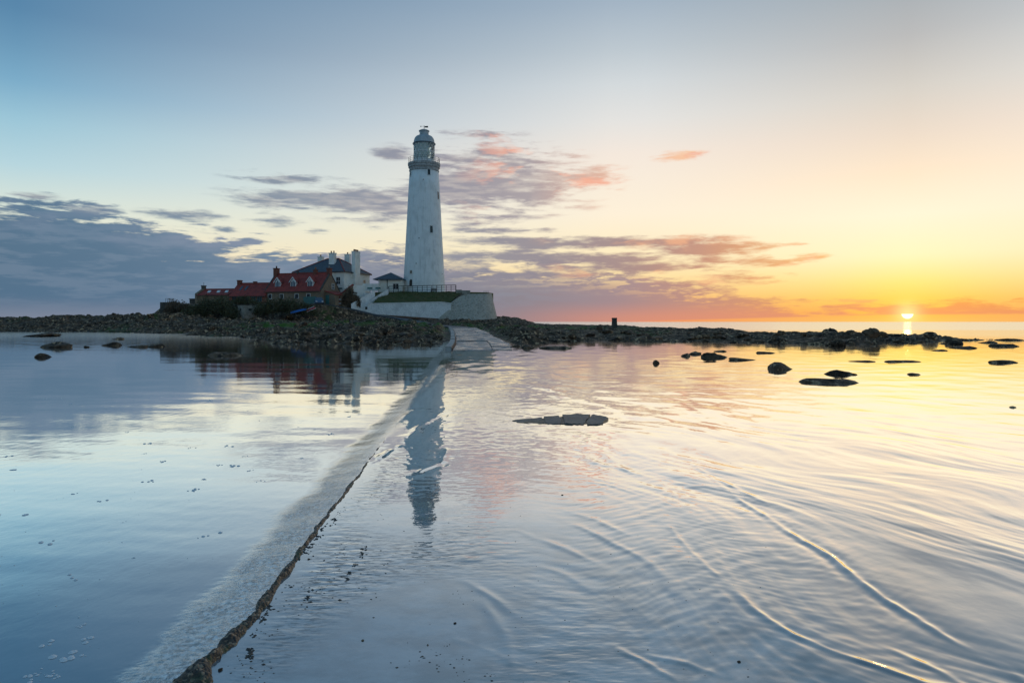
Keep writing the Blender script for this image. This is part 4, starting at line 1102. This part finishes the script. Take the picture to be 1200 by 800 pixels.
# raised gable copings
for x in (-.02, Lc - .26):
    MB().prism([(x, -.1, ec + .12), (x, Wc / 2, rc + .32), (x, Wc + .1, ec + .12), (x, Wc + .1, ec - .3), (x, Wc / 2, rc - .12), (x, -.1, ec - .3)], (.30, 0, 0)).build('gable_coping', 'dark_stone', ct)
for x in (2.6, 6.4, 10.5):
    d = MB().box(x - .62, x + .62, .72, 2.6, 3.5, 4.85).build('dormer', 'white_paint', ct)
    MB().prism([(x - .62, .721, 4.851), (x + .62, .721, 4.851), (x, .721, 5.55)], (0, 2.5, 0)).build('dormer_gable', 'white_paint', d)
    r_ = MB()
    for s_ in (-1, 1):
        p = [(x + s_ * .86, .55, 4.66), (x, .55, 5.64), (x, 3.4, 5.64), (x + s_ * .86, 3.4, 4.66)]
        r_.hexa(p + [(a, b_, c_ + .07) for a, b_, c_ in p])
    r_.build('dormer_roof', 'pantile', d)
    bb = MB()
    for s_ in (-1, 1):
        bb.hexa([(x + s_ * .90, .50, 4.50), (x, .50, 5.56), (x, .545, 5.56), (x + s_ * .90, .545, 4.50), (x + s_ * .90, .50, 4.72), (x, .50, 5.78), (x, .545, 5.78), (x + s_ * .90, .545, 4.72)])
    bb.build('bargeboard', 'white_paint', d)
    for k in (-1, 0, 1):
        n = 6; cxx = x + k * .36; wv_ = .13
        pts = [(cxx - wv_, .70, 3.75), (cxx + wv_, .70, 3.75), (cxx + wv_, .70, 4.62 + (.22 if k == 0 else 0)), (cxx, .70, 4.85 + (.25 if k == 0 else 0)), (cxx - wv_, .70, 4.62 + (.22 if k == 0 else 0))]
        MB().prism(pts, (0, .015, 0)).build('pane', 'sky_glass', d)
    MB().box(x - .7, x + .7, .60, .719, 3.42, 3.54).build('sill', 'white_paint', d)
chimney(ct, .25, 3.5, 5.4, 7.9, .8, 1.1, 'brick_plain', 1, 'dark_stone')
chimney(ct, 9.9, 3.5, 6.3, 7.35, .7, .7, 'brick_plain', 1)
chimney(ct, Lc - .3, 3.5, 6.0, 7.6, .8, .8, 'brick_plain', 1, 'cornice_grey')
MB().box(5.4, 5.7, 3.35, 3.65, 6.5, 7.2).build('roof_vent', 'iron', ct)
for x in (1.3, 4.2, 7.8, 10.6): window(ct, x, 1.3, .8, .9, bars=False)
window(ct, 4.4, 3.3, .8, 1.1, y=Lc, axis='x', out=1)
window(ct, 5.8, 2.0, .5, .6, y=Lc, axis='x', out=1)
# lean-to on the gable end
MB().hexa([(Lc + .002, 1.4, -.5), (Lc + 2.4, 1.4, -.5), (Lc + 2.4, 6.6, -.5), (Lc + .002, 6.6, -.5), (Lc + .002, 1.4, 2.7), (Lc + 2.4, 1.4, 2.0), (Lc + 2.4, 6.6, 2.0), (Lc + .002, 6.6, 2.7)]).build('porch_wall', 'stone_wall', ct)
pr = MB().hexa([(Lc + .01, 1.2, 2.72), (Lc + 2.65, 1.2, 1.95), (Lc + 2.65, 6.8, 1.95), (Lc + .01, 6.8, 2.72), (Lc + .01, 1.2, 2.86), (Lc + 2.65, 1.2, 2.09), (Lc + 2.65, 6.8, 2.09), (Lc + .01, 6.8, 2.86)]).build('porch_roof', 'pantile', ct)
MB().box(Lc + .25, Lc + 1.05, 1.33, 1.398, -.1, 1.95).build('door', 'teal_paint', ct)
MB().box(Lc + 2.402, Lc + 2.46, 3.0, 4.0, -.1, 1.8).build('door', 'dark_wood', ct)
# green yard gate left of the porch
gt = empty('green_gate', cx0 + e_ * 10.2 - n_ * 1.2 + Vector((0, 0, 0)), A18); tag(gt, 'long green boarded gate in front of the stone cottage', 'gate')
for k in range(14): MB().box(k * .21, k * .21 + .20, 0, .05, -.2, 1.55 + .02 * (k % 2)).build('board', 'teal_paint', gt)

# ------------------------------------------------------------------ long low wing with skylights
A10 = R(-10); e10 = Vector((math.cos(A10), math.sin(A10), 0)); n10 = Vector((-math.sin(A10), math.cos(A10), 0))
o2 = Vector((*P(311.5, 0, 141.5)[:2], 5.2)) - e10 * 8.3
w2 = empty('low_cottage', o2, A10); tag(w2, 'low brick cottage with red roof and two skylights left of the dormer cottage', 'cottage')
gable_body(w2, 8.3, 6.6, 1.95, 4.55, 'brick', 'pantile')
chimney(w2, .35, 3.3, 4.0, 5.4, .75, .8, 'brick_plain', 0)
chimney(w2, 3.9, 3.4, 4.4, 5.1, .6, .5, 'brick_plain', 0)
s2 = (4.55 - 1.95) / 3.3
for x in (1.6, 2.8):
    MB().prism([(x - .22, 1.3, 1.95 + 1.3 * s2 + .18), (x + .22, 1.3, 1.95 + 1.3 * s2 + .18), (x + .22, 2.35, 1.95 + 2.35 * s2 + .18), (x - .22, 2.35, 1.95 + 2.35 * s2 + .18)], (0, 0, .06)).build('skylight', 'sky_glass', w2)
for x in (1.2, 2.6, 4.2, 5.6, 6.9): window(w2, x, .6, .9, 1.05, frame='teal_paint' if x > 4 else 'dark_wood', bars=True)
# left-hand outbuilding
o3 = Vector((*P(268, 0, 144)[:2], 5.2)) - e10 * 7.4
w3 = empty('outbuilding', o3, A10); tag(w3, 'lowest red roofed stone outbuilding at the left end of the row', 'building')
gable_body(w3, 7.4, 4.8, 2.2, 3.35, 'stone_wall', 'pantile')
MB().prism([(-.35, -.2, -.5), (-.35, 5.0, -.5), (-.35, 5.0, 2.5), (-.35, 2.4, 3.75), (-.35, -.2, 2.5)], (.6, 0, 0)).build('gable_wall', 'stone_wall', w3)
bc = chimney(w3, -.05, 2.4, 3.6, 4.35, .7, .7, 'dark_stone', 0)
MB().tube((-.05, 2.4, 4.35), (-.05, 2.4, 5.0), .03, 5).tube((-.25, 2.4, 4.8), (.15, 2.4, 4.8), .025, 5).build('finial', 'iron', bc)
s3 = (3.35 - 2.2) / 2.4
for x in (2.3, 4.5, 6.4):
    MB().prism([(x - .45, .75, 2.2 + .75 * s3 + .17), (x + .25, .75, 2.2 + .75 * s3 + .17), (x - .05, 1.7, 2.2 + 1.7 * s3 + .17), (x - .75, 1.7, 2.2 + 1.7 * s3 + .17)], (0, 0, .05)).build('skylight', 'white_paint', w3)
an = MB().box(-1.9, -.36, .2, 4.2, -.8, 1.35).build('annex_wall', 'dark_stone', w3)
MB().box(-2.0, -.352, .1, 4.3, 1.351, 1.47).build('annex_roof', 'slate', w3)

# ------------------------------------------------------------------ pillbox, end wall, red-coped wall
pz = tz(-50, 126)
pb0 = PW(278.5, 370.2, 128)
pb = empty('pillbox', (pb0.x, pb0.y, pb0.z), R(-38)); tag(pb, 'square pale concrete pillbox with small dark loopholes between the bushes', 'pillbox')
MB().box(0, 2.2, 0, 2.6, -.9, 1.85).build('wall', 'concrete_old', pb)
MB().box(-.05, 2.25, -.05, 2.65, 1.852, 2.0).build('roof_slab', 'concrete_old', pb)
MB().box(.85, 1.25, -.012, -.003, 1.0, 1.38).build('loophole', 'rubber', pb)
MB().box(2.203, 2.212, .9, 1.4, 1.0, 1.38).build('loophole', 'rubber', pb)
ew = empty('end_wall', PW(188, 367, 136)); tag(ew, 'dark stone end wall with thin railing on top at far left of island', 'wall')
a = PW(187.5, 369, 136)
child(MB().box(a.x, a.x + 1.5, a.y, a.y + 6, a.z - 1.5, PW(0, 354, 136).z), 'wall_block', 'dark_stone', ew)
child(MB().box(a.x + 1.501, a.x + 7.5, a.y + 1, a.y + 6, a.z - 1.5, PW(0, 354.8, 136).z - .1), 'wall_block', 'stone_wall', ew)
ztop = PW(0, 354, 136).z
for k in range(5):
    child(MB().tube((a.x + .5 + k * .42, a.y + 1.2, ztop - .1), (a.x + .5 + k * .42, a.y + 1.2, ztop + .78), .03, 5), 'railing_post', 'iron', ew)
child(MB().tube((a.x + .5, a.y + 1.2, ztop + .76), (a.x + 2.2, a.y + 1.2, ztop + .76), .03, 5).tube((a.x + .5, a.y + 1.2, ztop + .4), (a.x + 2.2, a.y + 1.2, ztop + .4), .02, 5), 'rail', 'iron', ew)
rw2 = empty('coped_wall', PW(398, 361, 140)); tag(rw2, 'stone wall end with sloping red coping right of the cottage porch', 'wall')
pp = [PW(397, 362, 140), PW(412, 362, 143), PW(412.5, 334.0, 143), PW(397, 346.6, 140)]
child(MB().prism(pp, (.15, .5, 0)), 'wall_face', 'stone_wall', rw2)
child(MB().hexa([PW(396.6, 346.9, 139.9), PW(412.7, 334.2, 142.9), PW(412.7, 334.2, 142.9) + Vector((.2, .7, 0)), PW(396.6, 346.9, 139.9) + Vector((.2, .7, 0)),
                 PW(396.6, 345.5, 139.9), PW(412.7, 332.8, 142.9), PW(412.7, 332.8, 142.9) + Vector((.2, .7, 0)), PW(396.6, 345.5, 139.9) + Vector((.2, .7, 0))]), 'coping', 'ridge_tile', rw2)
for k in range(6):
    p = PW(397.2, 347.5 + k * 2.3, 139.95); child(MB().box(p.x - .05, p.x + (.45 if k % 2 else .28), p.y - .02, p.y + .04, p.z - .33, p.z), 'quoin', 'brick_plain' if k % 2 == 0 else 'kerb_concrete', rw2)

# ------------------------------------------------------------------ bushes
def bush(u0, u1, vt, vb, Y, depth, nleaf, label, mat='bush_leaf', name='bush', lobes=9, seed=1, lw_=.16):
    r = np.random.default_rng(seed)
    a, b_ = PW(u0, vb, Y), PW(u1, vt, Y)
    W, Hh = b_.x - a.x, b_.z - a.z
    cxm = (a.x + b_.x) / 2
    gz = a.z
    root = empty(name, (cxm, Y, gz)); tag(root, label, 'bush', 'bushes growing around the island buildings')
    lb = []
    for k in range(lobes):
        f = (k + .5) / lobes
        env = (math.sin(math.pi * min(max(f, .04), .96)) ** .45)
        rx = W / lobes * r.uniform(.9, 1.5); rz = Hh * env * r.uniform(.40, .56)
        lb.append(((f - .5) * W * .9, r.uniform(-.5, .5) * depth * .6, rz * r.uniform(.78, 1.0), rx, depth * r.uniform(.4, .6), rz))
    lf = MB()
    for k in range(nleaf):
        c_ = lb[r.integers(len(lb))]
        th, ph = r.uniform(0, 2 * math.pi), math.acos(r.uniform(-.6, 1)); rad = r.uniform(.55, 1.08) * (1 + .12 * math.sin(th * 5 + c_[0]))
        p = Vector((c_[0] + c_[3] * rad * math.sin(ph) * math.cos(th), c_[1] + c_[4] * rad * math.sin(ph) * math.sin(th), max(.02, c_[2] + c_[5] * rad * math.cos(ph))))
        q_ = Vector((r.normal(), r.normal(), r.normal())).normalized(); t2 = q_.orthogonal().normalized(); t3 = q_.cross(t2)
        s_ = lw_ * r.uniform(.5, 1.2)
        lf.add([p - t2 * s_, p + t3 * s_ * .6, p + t2 * s_, p - t3 * s_ * .6], [(0, 1, 2, 3)])
    lf.build('crown', mat, root)
    st_ = MB()
    for c_ in lb:
        for k in range(7):
            tip = Vector((c_[0] + r.uniform(-1, 1) * c_[3], c_[1] + r.uniform(-1, 1) * c_[4], c_[2] + c_[5] * r.uniform(.5, 1.12)))
            st_.tube((c_[0] * .96 + r.uniform(-.2, .2), c_[1], -.4), tip, .035, 4, .008)
    st_.build('stems', 'twig', root)
    return root
bush(217, 288, 344.5, 374, 129.5, 4.5, 7800, 'largest dark thorn bush in front of the outbuilding, left of the pillbox', seed=11, lobes=11)
bush(196, 220, 348.5, 371, 133, 3.0, 2200, 'small scrubby bush beside the dark end wall', 'bush_brown', seed=12, lobes=5)
bush(296, 371, 347.0, 371, 128.5, 3.6, 6800, 'long dark bush in front of the dormer cottage, right of the pillbox', seed=13, lobes=11)
bush(402, 420, 333.5, 363, 140.7, .9, 3600, 'brown leafless bush between the red-coped wall and white stair', 'bush_brown', seed=14, lobes=4)
bush(272, 300, 346.5, 358, 133.5, 2.0, 1500, 'low green bush behind the pillbox below the skylight cottage', seed=15, lobes=4)

# ------------------------------------------------------------------ boats and car
def boat(u0, u1, vb, Y, mat, trim, label, name, tilt, rz, Lb, seed):
    p = PW((u0 + u1) / 2, vb, Y)
    root = empty(name, p, rz); root.rotation_euler = (0, tilt, rz)
    tag(root, label, 'boat')
    st_, n, m_ = MB(), 14, 9
    vs_, fs_ = [], []
    for i in range(n + 1):
        s_ = i / n; hw = .52 * (math.sin(math.pi * min(s_ * .62 + .30, 1)) ** .8) * (1 if s_ < .98 else .6); hw = max(hw, .04)
        for j in range(m_):
            a_ = math.pi * j / (m_ - 1)
            vs_.append((-Lb / 2 + Lb * s_, hw * math.cos(a_), .10 + .46 * math.sin(a_) ** .7 * (1 - .25 * s_ ** 4)))
    for i in range(n):
        for j in range(m_ - 1):
            a_ = i * m_ + j; fs_.append((a_, a_ + m_, a_ + m_ + 1, a_ + 1))
    fs_.append(tuple(range(m_)))
    MB().add(vs_, fs_).build('hull', mat, root, True)
    MB().box(-Lb / 2 + .1, Lb / 2 - .15, -.03, .03, .555, .62).build('keel', trim, root)
    g_ = MB()
    for i in range(n):
        for j in (0, m_ - 1):
            g_.tube(vs_[i * m_ + j], vs_[(i + 1) * m_ + j], .04, 5)
    g_.build('gunwale', trim, root)
    return root
boat(342, 359, 366.2, 127.0, 'blue_paint', 'dark_wood', 'upturned bright blue dinghy lying on the slope below the long bush', 'dinghy', R(-14), R(4), 2.9, 1)
boat(361, 369.5, 364.0, 127.5, 'red_paint', 'white_paint', 'small red and white boat tilted on the slope right of the blue dinghy', 'dinghy', R(-24), R(10), 1.7, 2)
# parked car seen from its front quarter
cp = PW(373.5, 357.2, 136.3)
car = empty('parked_car', (cp.x, cp.y, tz(cp.x, cp.y) + .02), R(-70)); tag(car, 'blue car parked by the green gate at the top of the road', 'car')
sec = [(-1.95, .35, .62, .78), (-1.85, .30, .85, .86), (-1.2, .25, .95, .88), (-.95, .25, 1.0, .88), (.9, .25, .98, .88), (1.2, .25, .90, .88), (1.9, .30, .80, .84), (2.05, .38, .62, .74)]
vs_, fs_ = [], []
for x, zb, zt, hw in sec: vs_ += [(x, -hw, zb), (x, -hw * 1.0, (zb + zt) * .55), (x, -hw * .93, zt), (x, hw * .93, zt), (x, hw, (zb + zt) * .55), (x, hw, zb)]
for i in range(len(sec) - 1):
    for j in range(6):
        a = i * 6 + j; b_ = i * 6 + (j + 1) % 6; fs_.append((a, b_, b_ + 6, a + 6))
fs_ += [tuple(range(5, -1, -1)), tuple(range(len(sec) * 6 - 6, len(sec) * 6))]
MB().add(vs_, fs_).build('body', 'car_blue', car)
MB().hexa([(-1.75, -.78, .94), (1.05, -.80, .94), (1.05, .80, .94), (-1.75, .80, .94), (-1.3, -.62, 1.44), (.35, -.62, 1.46), (.35, .62, 1.46), (-1.3, .62, 1.44)]).build('cabin_glass', 'sky_glass', car)
MB().box(-1.28, .33, -.63, .63, 1.461, 1.50).build('roof', 'car_blue', car)
for x in (-1.25, 1.3):
    for s_ in (-1, 1):
        wl_ = MB().tube((x, s_ * .90, .32), (x, s_ * .68, .32), .32, 16).build('wheel', 'rubber', car)
        MB().tube((x, s_ * .915, .32), (x, s_ * .902, .32), .19, 12).build('rim', 'roof_lead', wl_)
for s_ in (-1, 1): MB().box(2.0, 2.07, s_ * .58 - .16, s_ * .58 + .16, .58, .74).build('headlight', 'white_paint', car)

# ------------------------------------------------------------------ beacon on the reef
bp = PW(720, 383.5, 100)
be = empty('beacon_block', (bp.x, bp.y, bp.z)); tag(be, 'lone dark stone pillar standing on the reef against the horizon', 'beacon')
MB().hexa([(-.42, -.42, -.6), (.42, -.42, -.6), (.42, .42, -.6), (-.42, .42, -.6), (-.32, -.32, 1.15), (.32, -.32, 1.15), (.32, .32, 1.15), (-.32, .32, 1.15)]).build('pillar', 'dark_stone', be)
MB().box(-.345, .345, -.345, .345, 1.152, 1.40).build('cap', 'dark_stone', be)

# ------------------------------------------------------------------ rocks
def rock_mesh(seed, sub=3, flat=.6):
    import bmesh
    bm = bmesh.new(); bmesh.ops.create_icosphere(bm, subdivisions=sub, radius=1)
    r = np.random.default_rng(seed)
    cuts = [(Vector(r.normal(size=3)).normalized(), r.uniform(.55, .9)) for _ in range(9)]
    ox, oy = r.uniform(0, 50, 2)
    for v_ in bm.verts:
        p = v_.co.copy()
        for nn_, d in cuts:
            q_ = p.dot(nn_)
            if q_ > d: p -= nn_ * (q_ - d) * .85
        k = 1 + .13 * float(fbm(np.array(p.x * 1.6 + ox), np.array(p.y * 1.6 + p.z * 1.9 + oy), 3, 5)) + .05 * float(perlin(np.array(p.x * 5 + oy), np.array(p.y * 5 + p.z * 4), 8))
        v_.co = Vector((p.x * k, p.y * k, p.z * k * flat))
    me = bpy.data.meshes.new('rock'); bm.to_mesh(me); bm.free(); me.materials.append(MATS['boulder_rock'])
    return me
variants = [rock_mesh(500 + k, 3, f) for k, f in enumerate((.55, .62, .7, .5, .8, .6, .45, .66))]
flats = [rock_mesh(600 + k, 3, f) for k, f in enumerate((.22, .28, .25))]
def rock(x, y, z, sx_, sy_, sz_, me, label, group=None, rz=None, name='rock'):
    o = bpy.data.objects.new(name, me); o.location = (x, y, z); o.scale = (sx_, sy_, sz_); o.rotation_euler = (random.uniform(-.15, .15), random.uniform(-.15, .15), random.uniform(0, 6.28) if rz is None else rz)
    col.objects.link(o); tag(o, label, 'rock', group); return o
# (centre u, waterline v, width px, height px, label)
wr = [(65, 407, 33, 9, 'rounded dark rock in the left shallows, larger of the leftmost pair'),
      (48, 418.5, 17, 8.5, 'small dark rock nearest the camera in the left shallows'),
      (30, 394.5, 62, 4, 'long low rock ledge at the far left edge of the water'),
      (128, 405, 19, 8, 'dark boulder in the left shallows with a flat one to its right'),
      (157, 407, 27, 4, 'flat dark rock awash between two boulders in left shallows'),
      (180, 406.5, 22, 8, 'broad dark boulder at the right of the left shallows group'),
      (262, 417, 44, 8, 'long dark rock awash in front of the left reef shore'),
      (100, 407, 8, 3, 'tiny rock just right of the rounded rock in left shallows'),
      (138, 398, 14, 4, 'small flat rock behind the boulders in the left shallows'),
      (621, 408, 20, 7, 'dark block of rock in the pool just right of the causeway end'),
      (653, 408.5, 36, 5.5, 'low sprawling rock in the pool right of the causeway block'),
      (604, 406.5, 9, 4, 'small rock touching the right edge of the dry causeway'),
      (769, 426, 8, 7, 'small pointed rock standing alone in the water mid right'),
      (803, 417.5, 11, 6, 'left one of three dark rocks close together in the water'),
      (814, 415, 16, 6, 'middle one of three dark rocks close together in the water'),
      (838, 419, 27, 8, 'right and largest one of three dark rocks close together'),
      (876, 422, 32, 3, 'thin flat rock barely breaking the water behind the big rounded boulder'),
      (920, 433, 35, 14, 'big rounded boulder alone in the golden water'),
      (986, 439, 31, 10, 'angular rock behind the long flat ledge in golden water'),
      (981, 449, 62, 8, 'long flat rock ledge lying in front of the angular rock'),
      (1072, 439, 15, 3.5, 'little low rock to the right of the angular rock'),
      (1012, 424, 28, 2.5, 'thin streak of rock awash below the reef on the right'),
      (1066, 424.5, 40, 2.2, 'very thin line of weed-covered rock awash under the sun'),
      (1183, 425, 33, 6, 'pale-topped flat rock at the right edge of the picture'),
      (1188, 477.5, 7, 2.5, 'tiny rock nearest the camera at the right edge'),
      (1182, 406, 28, 6, 'dark rock at the right edge beyond the pale-topped one'),
      (1160, 402, 22, 4, 'low rock off the right tip of the reef'),
      (1188, 399, 30, 4, 'flat far rock in the gold water at right edge'),
      (1132, 408, 26, 4, 'low dark rock just in front of the reef tip near the sun'),
      (1104, 411, 20, 3, 'small flat rock left of the low rock before the reef tip'),
      (900, 414, 22, 3, 'narrow flat rock awash close under the right reef'),
      (845, 412, 14, 3, 'small flat rock close under the reef above the three rocks')]
for k, (u, v_, wp, hp_, lab) in enumerate(wr):
    z = LAG if u < 560 else float(np.interp(H * F / (v_ - HY), [46, 85], [0, LAG]))
    Y = (H - z) * F / (v_ - HY); x = (u - CX) / F * Y
    sx_ = wp / F * Y / 2; sz_ = hp_ * .62 / F * Y
    fl = hp_ / wp < .22
    me = flats[k % 3] if fl else variants[k % len(variants)]
    fz = {0: .22, 1: .28, 2: .25}[k % 3] if fl else (.55, .62, .7, .5, .8, .6, .45, .66)[k % 8]
    rock(x, Y + sx_ * .4, z - sz_ * .55, sx_ * 1.28, sx_ * (.95 if not fl else .7), sz_ * 1.35 / fz / .85, me, lab, rz=random.uniform(-.3, .3))
# boulders over the reef: the nearest ones one by one
rubble = []
for me_ in variants:
    m2_ = me_.copy(); m2_.materials[0] = MATS['rubble_rock']; rubble.append(m2_)
def scatter(n, gen, size, label, group, name='boulder', mat='boulder_rock'):
    c = 0; tries = 0
    while c < n and tries < n * 20:
        tries += 1
        x, y = gen()
        z = tz(x, y)
        if z < -.2: continue
        d, _ = seg_dist(np.array([x]), np.array([y]), cw_c)
        d2, _ = seg_dist(np.array([x]), np.array([y]), [(p[0], p[1]) for p in path_pts])
        if d[0] < 3.2 or d2[0] < 3.2: continue
        s_ = size()
        rock(x, y, z + s_ * .15, s_ * random.uniform(.8, 1.3), s_ * random.uniform(.8, 1.2), s_ * random.uniform(.8, 1.2), (rubble if mat == 'rubble_rock' else variants)[random.randrange(8)], label, group, name=name); c += 1
def zone(x0, x1, y0, y1): return lambda: (random.uniform(x0, x1), random.uniform(y0, y1))
def fan(t0, t1, y0, y1):
    def f():
        y = random.uniform(y0, y1); return random.uniform(t0, t1) * y, y
    return f
sz1 = lambda: random.choice((.22, .28, .35, .45, .6))
scatter(34, fan(.46, .66, 43, 62), lambda: random.choice((.3, .4, .5, .65)), 'dark boulder heaped at the tip of the reef under the setting sun', 'boulders at the reef tip')
scatter(40, fan(.26, .46, 44, 64), sz1, 'dark boulder on the right reef above the big rounded boulder in the water', 'boulders on the right reef')
scatter(36, fan(.03, .26, 52, 72), sz1, 'dark boulder along the reef waterline right of the causeway end', 'boulders by the causeway pool')
scatter(30, fan(.0, .45, 66, 92), lambda: random.choice((.3, .4, .5)), 'weathered boulder on the crown of the reef around the lone pillar', 'boulders near the pillar')
scatter(50, fan(-.36, -.10, 47, 66), sz1, 'dark boulder at the waterline of the reef left of the causeway', 'boulders at the left waterline')
scatter(40, fan(-.55, -.12, 66, 100), lambda: random.choice((.3, .4, .55, .75)), 'dark boulder on the rocky flat between the left waterline and the island', 'boulders on the rocky flat')
scatter(44, zone(-66, -46, 119, 129), lambda: random.uniform(.35, .9), 'pale brown stone on the slope below the largest bush and pillbox', 'stones below the bushes', 'stone', 'rubble_rock')
scatter(44, zone(-46, -27, 118, 132), lambda: random.uniform(.35, .85), 'pale brown stone on the slope between the boats and the road', 'stones below the road', 'stone', 'rubble_rock')

# ------------------------------------------------------------------ foam flecks, grit and pebbles
fm = MB()
for k in range(300):
    Y = 3.2 * math.exp(rng.uniform(0, 1.6)); x = rng.uniform(-.95 * Y, float(edge_x(Y)) - .62)
    if x < -1.0 * (Y + .5): continue
    s_ = (.004 + .022 * rng.random() ** 3.5)
    for b_ in range(1 if s_ < .009 else rng.integers(3, 9)):
        ax, ay = x + rng.normal() * s_ * 1.5, Y + rng.normal() * s_ * 1.5; n = 7; rr = s_ * rng.uniform(.4, .9)
        z = water_z(ax, ay) + .0006
        vs_ = [(ax + rr * math.cos(6.283 * i / n), ay + rr * math.sin(6.283 * i / n), z) for i in range(n)] + [(ax + rr * .6 * math.cos(6.283 * i / n), ay + rr * .6 * math.sin(6.283 * i / n), z + rr * .35) for i in range(n)] + [(ax, ay, z + rr * .45)]
        fm.add(vs_, [(i, (i + 1) % n, n + (i + 1) % n, n + i) for i in range(n)] + [(n + i, n + (i + 1) % n, 2 * n) for i in range(n)])
tag(fm.build('foam_flecks', 'foam', smooth=True), 'small white foam flecks drifting on the still water left of the kerb', 'foam', kind='stuff')
gm_ = MB()
def octa(x, y, z, s_):
    a = rng.uniform(.6, 1.5, 3) * s_ * np.array((1.3, 1.3, .7))
    gm_.add([(x + a[0], y, z), (x, y + a[1], z), (x - a[0], y, z), (x, y - a[1], z), (x, y, z + a[2] * .9), (x, y, z - a[2])], [(0, 1, 4), (1, 2, 4), (2, 3, 4), (3, 0, 4), (1, 0, 5), (2, 1, 5), (3, 2, 5), (0, 3, 5)])
cl = [(345, 655, 16), (372, 622, 10), (390, 600, 10), (352, 690, 14), (330, 712, 14), (305, 740, 12), (285, 775, 16), (300, 790, 14), (420, 585, 20), (395, 645, 25), (430, 660, 35), (410, 690, 40), (380, 675, 20), (330, 685, 8), (440, 630, 40), (460, 600, 30), (505, 770, 30), (545, 785, 30)]
for (u, v_, sp) in cl:
    for k in range(20):
        uu, vv = u + rng.normal() * sp, v_ + rng.normal() * sp * .35
        x, y = G(uu, min(vv, 815))
        if x - float(edge_x(y)) < .06: continue
        octa(x, y, water_z(x, y), rng.uniform(.0015, .0055) * (1 if rng.random() < .92 else 1.7))
for line in ([(398, 600), (377, 624), (357, 647), (338, 664)], [(318, 706), (300, 738), (288, 776)], [(430, 640), (412, 668), (398, 700)], [(366, 690), (352, 716)]):
    for (u0, v0), (u1, v1) in zip(line[:-1], line[1:]):
        for k in range(46):
            t_ = rng.random(); x, y = G(u0 + (u1 - u0) * t_ + rng.normal() * 2.2, v0 + (v1 - v0) * t_ + rng.normal() * 1.6)
            if perlin(np.array(x * 9), np.array(y * 9), 3) > -.05: octa(x, y, water_z(x, y) + .001, rng.uniform(.003, .010))
for k in range(160):
    x, y = G(rng.uniform(470, 900), rng.uniform(480, 800)); octa(x, y, water_z(x, y), rng.uniform(.0015, .004))
tag(gm_.build('grit', 'grit'), 'dark grit and weed crumbs scattered over the flooded causeway', 'grit', kind='stuff')
for k, (u, v_, s_, lab) in enumerate([(533, 730, .009, 'single dark pebble standing on the flooded causeway near the picture bottom'), (362, 655, .010, 'dark pebble lodged against the barnacled kerb'),
                                      (258, 785, .013, 'flat black pebble at the foot of the kerb in the near foreground'), (659, 580, .011, 'lone small pebble in the film of water below the broken slab'),
                                      (866, 775, .008, 'tiny pebble on the right foreground water'), (425, 750, .008, 'pebble on the bare wet road left of the single dark pebble')]):
    x, y = G(u, v_); rock(x, y, water_z(x, y) + s_ * .2, s_ * 1.2, s_, s_ * .9, variants[k], lab, name='pebble')
